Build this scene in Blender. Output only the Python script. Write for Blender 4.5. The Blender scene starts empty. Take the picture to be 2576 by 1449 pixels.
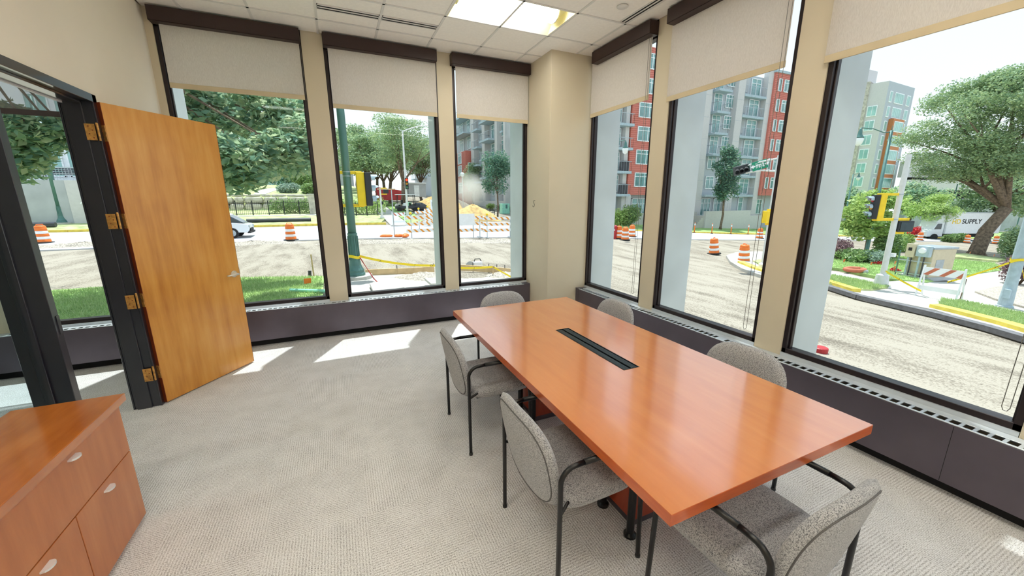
import bpy, bmesh, math, random
import numpy as np
from mathutils import Vector, Matrix
random.seed(7); np.random.seed(7)
S = bpy.context.scene
COL = S.collection

# ---------------------------------------------------------------- camera
CAM = Vector((0.0, 0.0, 1.741)); F = 960.2
YAW, PITCH, ROLL = 0.42374, -0.22669, -0.00237
_f = Vector((math.sin(YAW)*math.cos(PITCH), math.cos(YAW)*math.cos(PITCH), math.sin(PITCH)))
_r = Vector((math.cos(YAW), -math.sin(YAW), 0)); _u = _r.cross(_f)
RT = math.cos(ROLL)*_r + math.sin(ROLL)*_u
UP = -math.sin(ROLL)*_r + math.cos(ROLL)*_u
FW = _f
cd = bpy.data.cameras.new('camera'); cam = bpy.data.objects.new('camera', cd); COL.objects.link(cam)
cd.sensor_width = 36; cd.lens = 36*F/2576; cd.clip_start = 0.02; cd.clip_end = 2000
cam.matrix_world = Matrix(((RT.x, UP.x, -FW.x, CAM.x), (RT.y, UP.y, -FW.y, CAM.y), (RT.z, UP.z, -FW.z, CAM.z), (0, 0, 0, 1)))
S.camera = cam

# ---------------------------------------------------------------- light
W = bpy.data.worlds.new('sky'); S.world = W; W.use_nodes = True
nt = W.node_tree; nt.nodes.clear()
wo = nt.nodes.new('ShaderNodeOutputWorld'); bg = nt.nodes.new('ShaderNodeBackground')
tc = nt.nodes.new('ShaderNodeTexCoord'); sp = nt.nodes.new('ShaderNodeSeparateXYZ'); cr = nt.nodes.new('ShaderNodeValToRGB')
nt.links.new(tc.outputs['Generated'], sp.inputs[0]); nt.links.new(sp.outputs['Z'], cr.inputs[0])
cr.color_ramp.elements[0].position = 0.0; cr.color_ramp.elements[0].color = (0.93, 0.97, 1.0, 1)
cr.color_ramp.elements[1].position = 0.8; cr.color_ramp.elements[1].color = (0.62, 0.80, 1.0, 1)
nt.links.new(cr.outputs[0], bg.inputs[0]); bg.inputs[1].default_value = 1.05
nt.links.new(bg.outputs[0], wo.inputs[0])
sd = bpy.data.lights.new('sun', 'SUN'); sd.energy = 4.7; sd.angle = math.radians(0.6); sd.color = (1.0, 0.98, 0.93)
sun = bpy.data.objects.new('sun', sd); COL.objects.link(sun)
sun.rotation_euler = Vector((0.505, 1.0, 3.19)).to_track_quat('Z', 'Y').to_euler()
S.view_settings.view_transform = 'Standard'; S.view_settings.look = 'None'
S.view_settings.gamma = 1; S.view_settings.use_curve_mapping = False; S.view_settings.exposure = 0.38
LAMP = 22.0                     # radiance of the troffer lenses
S.cycles.max_bounces = 12; S.cycles.transparent_max_bounces = 24
S.cycles.diffuse_bounces = 6; S.cycles.volume_bounces = 3

# ---------------------------------------------------------------- geometry of the view (pixel -> world point)
def ray(u, v): return FW + RT*((u-1288)/F) - UP*((v-724.5)/F)
def onp(ax, val, u, v):
    d = ray(u, v); t = (val-CAM[ax])/d[ax]; return CAM + d*t
def X(u, v, x): return onp(0, x, u, v)
def Y(u, v, y): return onp(1, y, u, v)
def Z(u, v, z): return onp(2, z, u, v)
def zg(x, y):                                   # the street: level in front, falling to the right, rising up the side street
    k = min(max(.055-.0015*(y-12), .015), .07); xx = max(x, 0)
    z = -.65-(xx if xx < 25 else 25)*k-max(xx-25, 0)*.042
    return z+.05*max(min(y, 110)-30, 0)*min(max((40-x)/16, 0), 1)
def G(u, v):
    d = ray(u, v)
    t = 1.0; step = 0.25; p = CAM+d*t
    while p.z > zg(p.x, p.y) and t < 400:
        t += step; step *= 1.02; p = CAM+d*t
    lo, hi = t-step, t
    for _ in range(30):
        m = (lo+hi)/2; p = CAM+d*m
        if p.z > zg(p.x, p.y): lo = m
        else: hi = m
    return CAM+d*hi

# ---------------------------------------------------------------- materials
def lin(c):
    def f(v):
        v /= 255.0
        return v/12.92 if v <= .04045 else ((v+.055)/1.055)**2.4
    return (f(c[0]), f(c[1]), f(c[2]), 1)
class N:
    def __init__(s, name):
        s.m = bpy.data.materials.new(name); s.m.use_nodes = True; s.t = s.m.node_tree; s.t.nodes.clear()
        s.out = s.t.nodes.new('ShaderNodeOutputMaterial')
    def n(s, typ, **kw):
        k = s.t.nodes.new(typ)
        for a, b in kw.items():
            if hasattr(k, a): setattr(k, a, b)
        return k
    def l(s, a, b): s.t.links.new(a, b)
    def coord(s, sc=(1, 1, 1), kind='Object', rot=(0, 0, 0)):
        c = s.n('ShaderNodeTexCoord'); m = s.n('ShaderNodeMapping'); m.inputs['Scale'].default_value = sc; m.inputs['Rotation'].default_value = rot
        s.l(c.outputs[kind], m.inputs[0]); return m.outputs[0]
    def noise(s, vec, scale, detail=3, rough=.55):
        k = s.n('ShaderNodeTexNoise'); k.inputs['Scale'].default_value = scale; k.inputs['Detail'].default_value = detail; k.inputs['Roughness'].default_value = rough
        s.l(vec, k.inputs['Vector']); return k.outputs['Fac']
    def ramp(s, fac, stops):
        k = s.n('ShaderNodeValToRGB'); e = k.color_ramp.elements
        while len(e) > 1: e.remove(e[-1])
        e[0].position = stops[0][0]; e[0].color = lin(stops[0][1])
        for p, c in stops[1:]:
            q = e.new(p); q.color = lin(c)
        s.l(fac, k.inputs[0]); return k.outputs[0]
    def bump(s, h, strength=.2, dist=.01):
        k = s.n('ShaderNodeBump'); k.inputs['Strength'].default_value = strength; k.inputs['Distance'].default_value = dist
        s.l(h, k.inputs['Height']); return k.outputs[0]
    def bsdf(s, rough=.5, metal=0, spec=.5):
        k = s.n('ShaderNodeBsdfPrincipled'); k.inputs['Roughness'].default_value = rough; k.inputs['Metallic'].default_value = metal
        k.inputs['Specular IOR Level'].default_value = spec; s.l(k.outputs[0], s.out.inputs[0]); return k
def plain(name, c, rough=.5, metal=0, spec=.5, var=.06, vs=6, bump=0, bs=60, coat=0):
    m = N(name); b = m.bsdf(rough, metal, spec); v = m.coord()
    c2 = tuple(max(0, x*(1-var)) for x in c); c1 = tuple(min(255, x*(1+var)) for x in c)
    m.l(m.ramp(m.noise(v, vs), [(.3, c2), (.7, c1)]), b.inputs['Base Color'])
    if bump: m.l(m.bump(m.noise(v, bs, 4), bump, .01), b.inputs['Normal'])
    if coat: b.inputs['Coat Weight'].default_value = coat; b.inputs['Coat Roughness'].default_value = .08
    return m.m
def wood(name, c1, c2, c3, sc=(1, 12, 12), rough=.3, coat=.4, cr_=.12, blot=1.2, ior=1.7):
    m = N(name); b = m.bsdf(rough, 0, .45); v = m.coord(sc)
    n1 = m.noise(v, 2.2, 6, .6); n2 = m.noise(m.coord((1, 1, 1)), blot, 3)
    mx = m.n('ShaderNodeMath', operation='ADD'); mul = m.n('ShaderNodeMath', operation='MULTIPLY'); mul.inputs[1].default_value = .55
    m.l(n1, mul.inputs[0]); m2 = m.n('ShaderNodeMath', operation='MULTIPLY'); m2.inputs[1].default_value = .45; m.l(n2, m2.inputs[0])
    m.l(mul.outputs[0], mx.inputs[0]); m.l(m2.outputs[0], mx.inputs[1])
    m.l(m.ramp(mx.outputs[0], [(.32, c1), (.5, c2), (.68, c3)]), b.inputs['Base Color'])
    b.inputs['Coat Weight'].default_value = coat; b.inputs['Coat Roughness'].default_value = cr_; b.inputs['Coat IOR'].default_value = ior
    m.l(m.bump(n1, .03, .002), b.inputs['Normal'])
    return m.m
def emit(name, c, k):
    m = N(name); e = m.n('ShaderNodeEmission'); e.inputs[0].default_value = lin(c); e.inputs[1].default_value = k; m.l(e.outputs[0], m.out.inputs[0]); return m.m
def glass(name, tint=(.93, .965, .96), k=1.0, rough=0.0):
    m = N(name); t = m.n('ShaderNodeBsdfTransparent'); t.inputs[0].default_value = (*tint, 1)
    g = m.n('ShaderNodeBsdfGlossy'); g.inputs['Roughness'].default_value = rough
    lw = m.n('ShaderNodeLayerWeight'); lw.inputs[0].default_value = .5; pw = m.n('ShaderNodeMath', operation='POWER'); m.l(lw.outputs['Facing'], pw.inputs[0]); pw.inputs[1].default_value = 5
    mu = m.n('ShaderNodeMath', operation='MULTIPLY_ADD'); mu.inputs[1].default_value = .8*k; mu.inputs[2].default_value = .006*k; m.l(pw.outputs[0], mu.inputs[0])
    mx = m.n('ShaderNodeMixShader'); m.l(mu.outputs[0], mx.inputs[0]); m.l(t.outputs[0], mx.inputs[1]); m.l(g.outputs[0], mx.inputs[2]); m.l(mx.outputs[0], m.out.inputs[0])
    return m.m
def leaf(name, cs, tr=.35):
    m = N(name); g = m.n('ShaderNodeNewGeometry'); col = m.ramp(g.outputs['Random Per Island'], [(i/(len(cs)-1), c) for i, c in enumerate(cs)])
    b = m.n('ShaderNodeBsdfPrincipled'); b.inputs['Roughness'].default_value = .55; m.l(col, b.inputs['Base Color'])
    t = m.n('ShaderNodeBsdfTranslucent'); m.l(col, t.inputs[0]); mx = m.n('ShaderNodeMixShader'); mx.inputs[0].default_value = tr
    m.l(b.outputs[0], mx.inputs[1]); m.l(t.outputs[0], mx.inputs[2]); m.l(mx.outputs[0], m.out.inputs[0]); return m.m
M = {}
M['wall'] = plain('wall_paint', (236, 227, 212), .75, var=.012, vs=1.2, bump=.05, bs=180)
M['pier'] = plain('pier_paint', (208, 198, 176), .65, var=.015, vs=1.2, bump=.04, bs=180)
M['ceil'] = plain('ceiling_tile', (246, 242, 238), .9, var=.012, vs=30, bump=.12, bs=220)
M['tbar'] = plain('ceiling_grid_paint', (222, 220, 218), .5, var=.01)
M['bronze'] = plain('dark_bronze_metal', (44, 36, 38), .38, .35, var=.08)
M['frame'] = plain('dark_door_frame_paint', (36, 38, 48), .3, .1, var=.05, coat=1)
M['cover'] = plain('radiator_cover_paint', (94, 87, 97), .36, .45, var=.05, vs=3)
M['grille'] = plain('brushed_grille_metal', (206, 214, 222), .35, .35, var=.04)
M['dark'] = plain('dark_void', (14, 14, 18), .8, var=.1)
M['valance'] = plain('dark_brown_valance', (50, 31, 29), .45, var=.05)
M['table'] = wood('cherry_table_veneer', (200, 114, 54), (209, 126, 62), (216, 138, 72), (7, .9, 7), .35, 1, .13, .8, 2.3)
M['tedge'] = wood('cherry_table_edge', (170, 76, 32), (192, 92, 40), (204, 108, 52), (3, 3, 20), .35, .4)
M['pedestal'] = wood('red_cherry_panel', (140, 50, 28), (160, 62, 34), (172, 74, 40), (10, 10, 1.5), .4, .3)
M['door'] = wood('honey_maple_veneer', (184, 116, 38), (210, 146, 60), (222, 164, 80), (7, 7, .7), .33, .35, .15, 1.6)
M['dooredge'] = wood('dark_door_edge', (112, 46, 20), (138, 62, 28), (150, 72, 34), (8, 8, 1), .45, .2)
M['cred'] = wood('credenza_front_veneer', (172, 96, 48), (192, 114, 62), (206, 132, 78), (6, 6, .8), .35, .35)
M['credtop'] = wood('credenza_top_veneer', (176, 92, 28), (198, 112, 40), (210, 128, 54), (6, 1, 6), .22, .9, .1, 2.0, 1.9)
M['white'] = plain('reflected_sun_white', (236, 230, 232), .4, var=.02)  # white that paints in the sun reflection under the door head
M['brass'] = plain('worn_brass', (206, 154, 84), .35, .55, var=.15, vs=40)
M['nickel'] = plain('satin_nickel', (225, 218, 205), .28, .6, var=.04)
M['chrome'] = plain('bright_metal', (238, 238, 240), .22, .35, var=.02)
M['tube'] = plain('black_tube_enamel', (16, 16, 19), .3, .1, var=.05)
M['cream'] = plain('cream_troffer_paint', (246, 240, 196), .5, var=.01)
M['glass'] = glass('window_glass')
M['inglass'] = glass('sidelight_glass', (.86, .93, .95), 1.3)
M['lens'] = emit('troffer_lens', (255, 250, 240), LAMP)
M['plastic'] = plain('black_plastic', (30, 34, 38), .4, var=.08)
M['greyflap'] = plain('grey_flap_metal', (66, 78, 84), .35, .5, var=.05)
M['cord'] = plain('bead_chain', (120, 120, 118), .4, .3)
def mk_carpet():
    m = N('carpet_loop_pile'); b = m.bsdf(.95, 0, .1); c = m.n('ShaderNodeTexCoord'); v = c.outputs['Object']
    def wave(d):
        w = m.n('ShaderNodeTexWave', bands_direction=d); w.inputs['Scale'].default_value = 22; w.inputs['Distortion'].default_value = 1.2; w.inputs['Detail'].default_value = 2; w.inputs['Detail Scale'].default_value = 3
        m.l(v, w.inputs['Vector']); return w.outputs['Fac']
    ch = m.n('ShaderNodeTexChecker'); ch.inputs['Scale'].default_value = 2.0; m.l(v, ch.inputs['Vector'])
    mx = m.n('ShaderNodeMix'); mx.data_type = 'FLOAT'; m.l(ch.outputs['Fac'], mx.inputs[0]); m.l(wave('X'), mx.inputs[2]); m.l(wave('Y'), mx.inputs[3])
    n1 = m.noise(v, 170, 2, .7); n2 = m.noise(v, 6, 3)
    def mul(a, k):
        q = m.n('ShaderNodeMath', operation='MULTIPLY'); m.l(a, q.inputs[0]); q.inputs[1].default_value = k; return q.outputs[0]
    def add(a, b_):
        q = m.n('ShaderNodeMath', operation='ADD'); m.l(a, q.inputs[0]); m.l(b_, q.inputs[1]); return q.outputs[0]
    f = add(add(mul(mx.outputs[0], .10), mul(n1, .78)), mul(n2, .12))
    m.l(m.ramp(f, [(.34, (138, 137, 138)), (.46, (204, 203, 204)), (.56, (230, 230, 232)), (.72, (246, 246, 249))]), b.inputs['Base Color'])
    m.l(m.bump(add(mul(mx.outputs[0], .4), n1), .5, .006), b.inputs['Normal']); return m.m
M['carpet'] = mk_carpet()
def mk_tweed():
    m = N('grey_tweed'); b = m.bsdf(.92, 0, .15); v = m.coord(); n = m.noise(v, 620, 2, .7); n2 = m.noise(v, 240, 2)
    a = m.n('ShaderNodeMath', operation='ADD'); m.l(n, a.inputs[0]); m.l(n2, a.inputs[1])
    m.l(m.ramp(a.outputs[0], [(.74, (78, 79, 84)), (.92, (128, 129, 134)), (1.06, (150, 151, 156)), (1.28, (186, 187, 191))]), b.inputs['Base Color'])
    b.inputs['Sheen Weight'].default_value = .25
    m.l(m.bump(n, .5, .003), b.inputs['Normal']); return m.m
M['tweed'] = mk_tweed()
M['welt'] = plain('dark_grey_welt', (92, 91, 92), .9)
def mk_shade():
    m = N('roller_shade_fabric'); v = m.coord((60, 60, 8)); n = m.noise(v, 6, 3)
    col = m.ramp(n, [(.3, (222, 216, 210)), (.7, (240, 235, 230))])
    d = m.n('ShaderNodeBsdfDiffuse'); t = m.n('ShaderNodeBsdfTranslucent'); tp = m.n('ShaderNodeBsdfTransparent')
    m.l(col, d.inputs[0]); m.l(col, t.inputs[0])
    a = m.n('ShaderNodeMixShader'); a.inputs[0].default_value = .4; m.l(d.outputs[0], a.inputs[1]); m.l(t.outputs[0], a.inputs[2])
    c = m.n('ShaderNodeMixShader'); c.inputs[0].default_value = .09; m.l(a.outputs[0], c.inputs[1]); m.l(tp.outputs[0], c.inputs[2]); m.l(c.outputs[0], m.out.inputs[0]); return m.m
M['shade'] = mk_shade()
def mk_mesh_shade():
    m = N('see_through_shade_fabric'); d = m.n('ShaderNodeBsdfDiffuse'); d.inputs[0].default_value = lin((150, 148, 150)); tp = m.n('ShaderNodeBsdfTransparent')
    c = m.n('ShaderNodeMixShader'); c.inputs[0].default_value = .62; m.l(d.outputs[0], c.inputs[1]); m.l(tp.outputs[0], c.inputs[2]); m.l(c.outputs[0], m.out.inputs[0]); return m.m
M['meshshade'] = mk_mesh_shade()
M['hem'] = plain('shade_hem', (204, 190, 160), .8, var=.02)

# ---------------------------------------------------------------- mesh building
def rotz(a): return Matrix.Rotation(a, 3, 'Z')
class MB:
    def __init__(s): s.v = []; s.f = []
    def add(s, vs, fs):
        o = len(s.v); s.v += [tuple(p) for p in vs]; s.f += [tuple(i+o for i in q) for q in fs]; return s
    def box(s, x0, y0, z0, x1, y1, z1):
        if x0 > x1: x0, x1 = x1, x0
        if y0 > y1: y0, y1 = y1, y0
        if z0 > z1: z0, z1 = z1, z0
        return s.add([(x0, y0, z0), (x1, y0, z0), (x1, y1, z0), (x0, y1, z0), (x0, y0, z1), (x1, y0, z1), (x1, y1, z1), (x0, y1, z1)],
                     [(0, 3, 2, 1), (4, 5, 6, 7), (0, 1, 5, 4), (1, 2, 6, 5), (2, 3, 7, 6), (3, 0, 4, 7)])
    def obox(s, c, sx, sy, sz, R):
        c = Vector(c); vs = []
        for z in (-1, 1):
            for x, y in ((-1, -1), (1, -1), (1, 1), (-1, 1)): vs.append(c+R @ Vector((x*sx/2, y*sy/2, z*sz/2)))
        return s.add(vs, [(0, 3, 2, 1), (4, 5, 6, 7), (0, 1, 5, 4), (1, 2, 6, 5), (2, 3, 7, 6), (3, 0, 4, 7)])
    def beam(s, a, b, w, h, up=(0, 0, 1)):
        a = Vector(a); b = Vector(b); d = (b-a); L = d.length; d.normalize(); upv = Vector(up)
        if abs(d.dot(upv)) > .98: upv = Vector((0, 1, 0))
        sdv = d.cross(upv).normalized(); u2 = sdv.cross(d)
        R = Matrix((sdv, d, u2)).transposed(); return s.obox((a+b)/2, w, L, h, R)
    def tube(s, pts, r, n=8, cap=True):
        pts = [Vector(p) for p in pts]; rs = r if isinstance(r, (list, tuple)) else [r]*len(pts); o = len(s.v); prev = None
        for i, p in enumerate(pts):
            d = (pts[min(i+1, len(pts)-1)]-pts[max(i-1, 0)]).normalized()
            if prev is None:
                a = Vector((0, 0, 1)) if abs(d.z) < .9 else Vector((1, 0, 0)); a = (a-d*a.dot(d)).normalized()
            else: a = (prev-d*prev.dot(d)).normalized()
            prev = a; b = d.cross(a)
            for k in range(n):
                t = 2*math.pi*k/n; s.v.append(tuple(p+(a*math.cos(t)+b*math.sin(t))*rs[i]))
        for i in range(len(pts)-1):
            for k in range(n):
                s.f.append((o+i*n+k, o+i*n+(k+1) % n, o+(i+1)*n+(k+1) % n, o+(i+1)*n+k))
        if cap:
            s.f.append(tuple(o+k for k in range(n))[::-1]); s.f.append(tuple(o+(len(pts)-1)*n+k for k in range(n)))
        return s
    def lathe(s, prof, c=(0, 0, 0), n=20):           # prof: (r,z)
        o = len(s.v)
        for r, z in prof:
            for k in range(n):
                t = 2*math.pi*k/n; s.v.append((c[0]+r*math.cos(t), c[1]+r*math.sin(t), c[2]+z))
        for i in range(len(prof)-1):
            for k in range(n): s.f.append((o+i*n+k, o+i*n+(k+1) % n, o+(i+1)*n+(k+1) % n, o+(i+1)*n+k))
        s.f.append(tuple(o+k for k in range(n))[::-1]); s.f.append(tuple(o+(len(prof)-1)*n+k for k in range(n))); return s
    def prism(s, poly, z0, z1):                     # poly xy ccw
        n = len(poly); return s.add([(p[0], p[1], z0) for p in poly]+[(p[0], p[1], z1) for p in poly],
            [tuple(range(n))[::-1], tuple(range(n, 2*n))]+[(i, (i+1) % n, n+(i+1) % n, n+i) for i in range(n)])
    def ext(s, poly, axis, a0, a1):                 # extrude a 2-D polygon along x or y
        n = len(poly); mk = (lambda p, a: (a, p[0], p[1])) if axis == 'x' else (lambda p, a: (p[0], a, p[1]))
        return s.add([mk(p, a0) for p in poly]+[mk(p, a1) for p in poly], [tuple(range(n))[::-1], tuple(range(n, 2*n))]+[(i, (i+1) % n, n+(i+1) % n, n+i) for i in range(n)])
    def ball(s, c, rx, ry=None, rz=None, n=12, m=8, jit=0):
        ry = ry or rx; rz = rz or rx; o = len(s.v)
        for i in range(m+1):
            p = math.pi*i/m
            for k in range(n):
                t = 2*math.pi*k/n; q = 1+random.uniform(-jit, jit)
                s.v.append((c[0]+rx*q*math.sin(p)*math.cos(t), c[1]+ry*q*math.sin(p)*math.sin(t), c[2]+rz*q*math.cos(p)))
        for i in range(m):
            for k in range(n): s.f.append((o+i*n+k, o+(i+1)*n+k, o+(i+1)*n+(k+1) % n, o+i*n+(k+1) % n))
        return s
    def build(s, name, mt, parent=None, bevel=0, smooth=False, seg=2, off=None):
        if off is None and parent is not None:
            r = parent
            while r.parent: r = r.parent
            off = r.get('_o', (0, 0, 0))
        off = off or (0, 0, 0)
        me = bpy.data.meshes.new(name)
        vs = [(a[0]-off[0], a[1]-off[1], a[2]-off[2]) for a in s.v]
        me.from_pydata(vs, [], s.f); me.update()
        bm = bmesh.new(); bm.from_mesh(me); bmesh.ops.recalc_face_normals(bm, faces=bm.faces); bm.to_mesh(me); bm.free()
        if smooth:
            for p in me.polygons: p.use_smooth = True
        ob = bpy.data.objects.new(name, me); COL.objects.link(ob)
        for q in (mt if isinstance(mt, (list, tuple)) else [mt]): me.materials.append(M[q] if isinstance(q, str) else q)
        if bevel:
            md = ob.modifiers.new('bevel', 'BEVEL'); md.width = bevel; md.segments = seg; md.limit_method = 'ANGLE'; md.angle_limit = .6
        if smooth == 'auto' or (smooth and bevel): pass
        if parent is not None: ob.parent = parent
        return ob
def tag(o, label=None, cat=None, group=None, kind=None):
    if label: o['label'] = label
    if cat: o['category'] = cat
    if group: o['group'] = group
    if kind: o['kind'] = kind
    return o
def thing(name, loc, label, cat, group=None):
    o = bpy.data.objects.new(name, None); COL.objects.link(o); o.location = loc; o['_o'] = tuple(loc); o.empty_display_size = .1
    return tag(o, label, cat, group)
def struct(name, mb, mt, parent=None, **k):
    o = mb.build(name, mt, parent, **k)
    if parent is None: o['kind'] = 'structure'
    return o
def setting(name, loc=(0, 0, 0)):
    o = bpy.data.objects.new(name, None); COL.objects.link(o); o.location = loc; o['_o'] = tuple(loc); o['kind'] = 'structure'; return o
def copy_tree(o, parent=None):
    c = o.copy(); COL.objects.link(c); c.parent = parent
    for ch in list(o.children): copy_tree(ch, c)
    return c
def put(o, loc, rz=0, label=None, group=None):
    o.location = loc; o.rotation_euler = (0, 0, rz)
    if label: o['label'] = label
    if group: o['group'] = group
    return o
def smooth_angle(o, a=40):
    for p in o.data.polygons: p.use_smooth = True
    try:
        o.data.set_sharp_from_angle(angle=math.radians(a))
    except Exception: pass
    return o

# ---------------------------------------------------------------- room
XL, WA, XB, HC, YC, XC = -1.554, 5.37, 3.314, 3.595, 4.70, 2.68
YB = -2.3; XFL = -6.2
b = MB(); b.box(XFL, YB, -.12, XB+.1, WA+.16, 0); struct('floor', b, 'carpet')

# ceiling: grid bars and lift-out tiles
T = .6096; GX, GY = 1.2197, 4.363
ceil = setting('ceiling', (0, 0, HC))
struct('ceiling_deck', MB().box(XFL, YB, HC+.12, XB+.16, WA+.16, HC+.3), 'ceil', ceil)
xs = [XL]+[GX+i*T for i in range(-4, 4)]+[XB]; ys = [YB]+[GY+j*T for j in range(-10, 2)]+[WA]
tb = MB()
for x in xs[1:-1]: tb.box(x-.012, YB, HC-.002, x+.012, WA, HC+.02)
for y in ys[1:-1]: tb.box(XL, y-.012, HC-.002, XB, y+.012, HC+.02)
o = tb.build('ceiling_grid', 'tbar', ceil); o['kind'] = 'stuff'
tile_cache = {}
for i in range(len(xs)-1):
    for j in range(len(ys)-1):
        x0, x1, y0, y1 = xs[i], xs[i+1], ys[j], ys[j+1]
        gi = round((x0-GX)/T) if 0 < i else -9; gj = round((y0-GY)/T) if 0 < j else -99
        if gi in (0, 1) and gj in (-1, -6, -10): continue
        if gi in (-4, -3) and gj in (-6, -10): continue
        if y1-y0 < .02: continue
        key = (round(x1-x0, 3), round(y1-y0, 3))
        cx, cy = (x0+x1)/2, (y0+y1)/2
        if key not in tile_cache:
            w, d = (x1-x0)/2-.008, (y1-y0)/2-.008
            tile_cache[key] = MB().box(-w, -d, .004, w, d, .018).build('ceiling_tile', 'ceil', ceil, bevel=.003, seg=1, off=(0, 0, 0))
            q = tile_cache[key]
        else:
            q = tile_cache[key].copy(); COL.objects.link(q)
        q.location = (cx, cy, 0)
_x0, _x1, _y0, _y1 = GX-9*T, GX-7*T, GY-3*T, GY-2*T
struct('ceiling_panel', MB().box(XFL, YB, HC, XL-.16, _y0, HC+.1).box(XFL, _y1, HC, XL-.16, WA, HC+.1).box(XFL, _y0, HC, _x0, _y1, HC+.1).box(_x1, _y0, HC, XL-.16, _y1, HC+.1), 'ceil', ceil)

def troffer(label, y0, yc, gi=0):
    x0, x1 = GX+gi*T+.014, GX+(gi+2)*T-.014; y1 = y0+T-.028
    t = thing('ceiling_light', ((x0+x1)/2, (y0+y1)/2, HC), label, 'light', 'recessed ceiling light fixtures')
    h = MB(); H = .09
    h.box(x0, y0, HC+H, x1, y1, HC+H+.01); h.box(x0, y0, HC, x0+.006, y1, HC+H); h.box(x1-.006, y0, HC, x1, y1, HC+H)
    h.add([(x0, y0, HC), (x1, y0, HC), (x1, y0+.1, HC+H), (x0, y0+.1, HC+H)], [(0, 1, 2, 3)])
    h.add([(x0, y1, HC), (x1, y1, HC), (x1, y1-.1, HC+H), (x0, y1-.1, HC+H)], [(0, 1, 2, 3)])
    h.build('housing', 'cream', t)
    ym = (y0+y1)/2; n = 12; ln = MB(); R = .105; prof = [(ym+R*math.cos(math.pi*k/n), HC+H-.002-.075*math.sin(math.pi*k/n)) for k in range(n+1)]
    ln.ext(prof, 'x', x0+.03, x1-.1); smooth_angle(ln.build('lens', 'lens', t))
    for xx in (x0+.018, x1-.094):
        ec = MB(); R2 = .115; ec.ext([(ym+R2*math.cos(math.pi*k/n), HC+H-.001-.083*math.sin(math.pi*k/n)) for k in range(n+1)], 'x', xx, xx+.012); ec.build('end_cap', 'cream', t)
troffer('recessed ceiling light with a glowing half-round lens, above the far end of the table', GY-T+.014, 0)
troffer('added fill ceiling light, out of view above the near end of the table', GY-6*T+.014, 0)  # unseen fixture added to lift the interior light level
troffer('added fill ceiling light, out of view above the credenza side', GY-6*T+.014, 0, -4)  # another out-of-view fixture, added as fill for the room
troffer('added fill ceiling light, out of view behind the near end of the table', GY-10*T+.014, 0)  # added behind the camera for more interior light
troffer('added fill ceiling light, out of view behind the credenza', GY-10*T+.014, 0, -4)  # fill fixture added behind the camera, never in view

troffer('added fill ceiling light, out of view in the next room beyond the doorway', GY-3*T+.014, 0, -9)  # added out of view to brighten the dark next room
def diffuser(label, x0, x1, y0, y1, along):
    t = thing('air_diffuser', ((x0+x1)/2, (y0+y1)/2, HC), label, 'vent', 'slot air diffusers in the ceiling')
    fr = MB(); z0, z1 = HC-.006, HC+.003
    if along == 'x':
        w = (y1-y0); a = [y0, y0+w*.12, y0+w*.40, y0+w*.60, y0+w*.88, y1]
        for k in (0, 2, 4): fr.box(x0, a[k], z0, x1, a[k+1], z1)
        fr.box(x0, y0, z0, x0+.006, y1, z1); fr.box(x1-.006, y0, z0, x1, y1, z1)
        sl = [(x0+.006, a[1], x1-.006, a[2]), (x0+.006, a[3], x1-.006, a[4])]
    else:
        w = (x1-x0); a = [x0, x0+w*.12, x0+w*.40, x0+w*.60, x0+w*.88, x1]
        for k in (0, 2, 4): fr.box(a[k], y0, z0, a[k+1], y1, z1)
        fr.box(x0, y0, z0, x1, y0+.006, z1); fr.box(x0, y1-.006, z0, x1, y1, z1)
        sl = [(a[1], y0+.006, a[2], y1-.006), (a[3], y0+.006, a[4], y1-.006)]
    fr.build('frame', 'tbar', t)
    for q in sl: MB().box(q[0], q[1], HC-.003, q[2], q[3], HC+.003).build('slot', 'dark', t)
diffuser('white slot air diffuser with two black lines, left one of the pair', GX-2*T+.014, GX-T-.014, 4.615, 4.72, 'x')
diffuser('white slot air diffuser with two black lines, right one of the pair', GX-T+.014, GX-.014, 4.615, 4.72, 'x')
diffuser('white slot air diffuser running beside the right-hand windows', 2.95, 3.035, GY-2*T+.014, GY-T-.03, 'y')
sp_ = Z(1566, 16, HC); t = thing('ceiling_sensor', (sp_.x, sp_.y, HC), 'small round white cover on the ceiling tile beside the right-hand diffuser', 'ceiling cover')
MB().lathe([(.055, 0), (.055, -.006), (.05, -.01), (.0, -.012)], sp_, 24).build('cover', 'tbar', t, smooth=True)

# walls
wl = MB(); DY0, DY1, DYS, FZ = 3.05, 4.065, 1.1, 2.50   # door opening y, sidelight start, head height
wl.box(XL-.16, DY1, 0, XL, WA, HC); wl.box(XL-.16, DYS, FZ, XL, DY1, HC); wl.box(XL-.16, YB, 0, XL, DYS, HC)
struct('wall_left', wl, 'wall')
struct('wall_back', MB().box(XFL, YB-.15, 0, XB+.5, YB, HC), 'wall')
struct('wall_far_left', MB().box(XFL-.15, YB-.15, 0, XFL, WA, HC), 'wall')
# corner column
struct('wall_corner', MB().box(XC, YC, 0, XB+.5, WA+.62, HC+.6), 'pier', bevel=.004)
hk = X(1346, 512, XC)
t = thing('wall_hook', (XC, hk.y, hk.z), 'small black wire hook on the corner column', 'hook')
MB().tube([(XC, hk.y, hk.z+.04), (XC-.02, hk.y, hk.z+.045), (XC-.035, hk.y-.012, hk.z+.02), (XC-.02, hk.y-.018, hk.z-.01), (XC-.022, hk.y-.015, hk.z-.04), (XC-.04, hk.y-.02, hk.z-.05), (XC-.055, hk.y-.025, hk.z-.03)], .003, 6).build('wire', 'tube', t)
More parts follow.
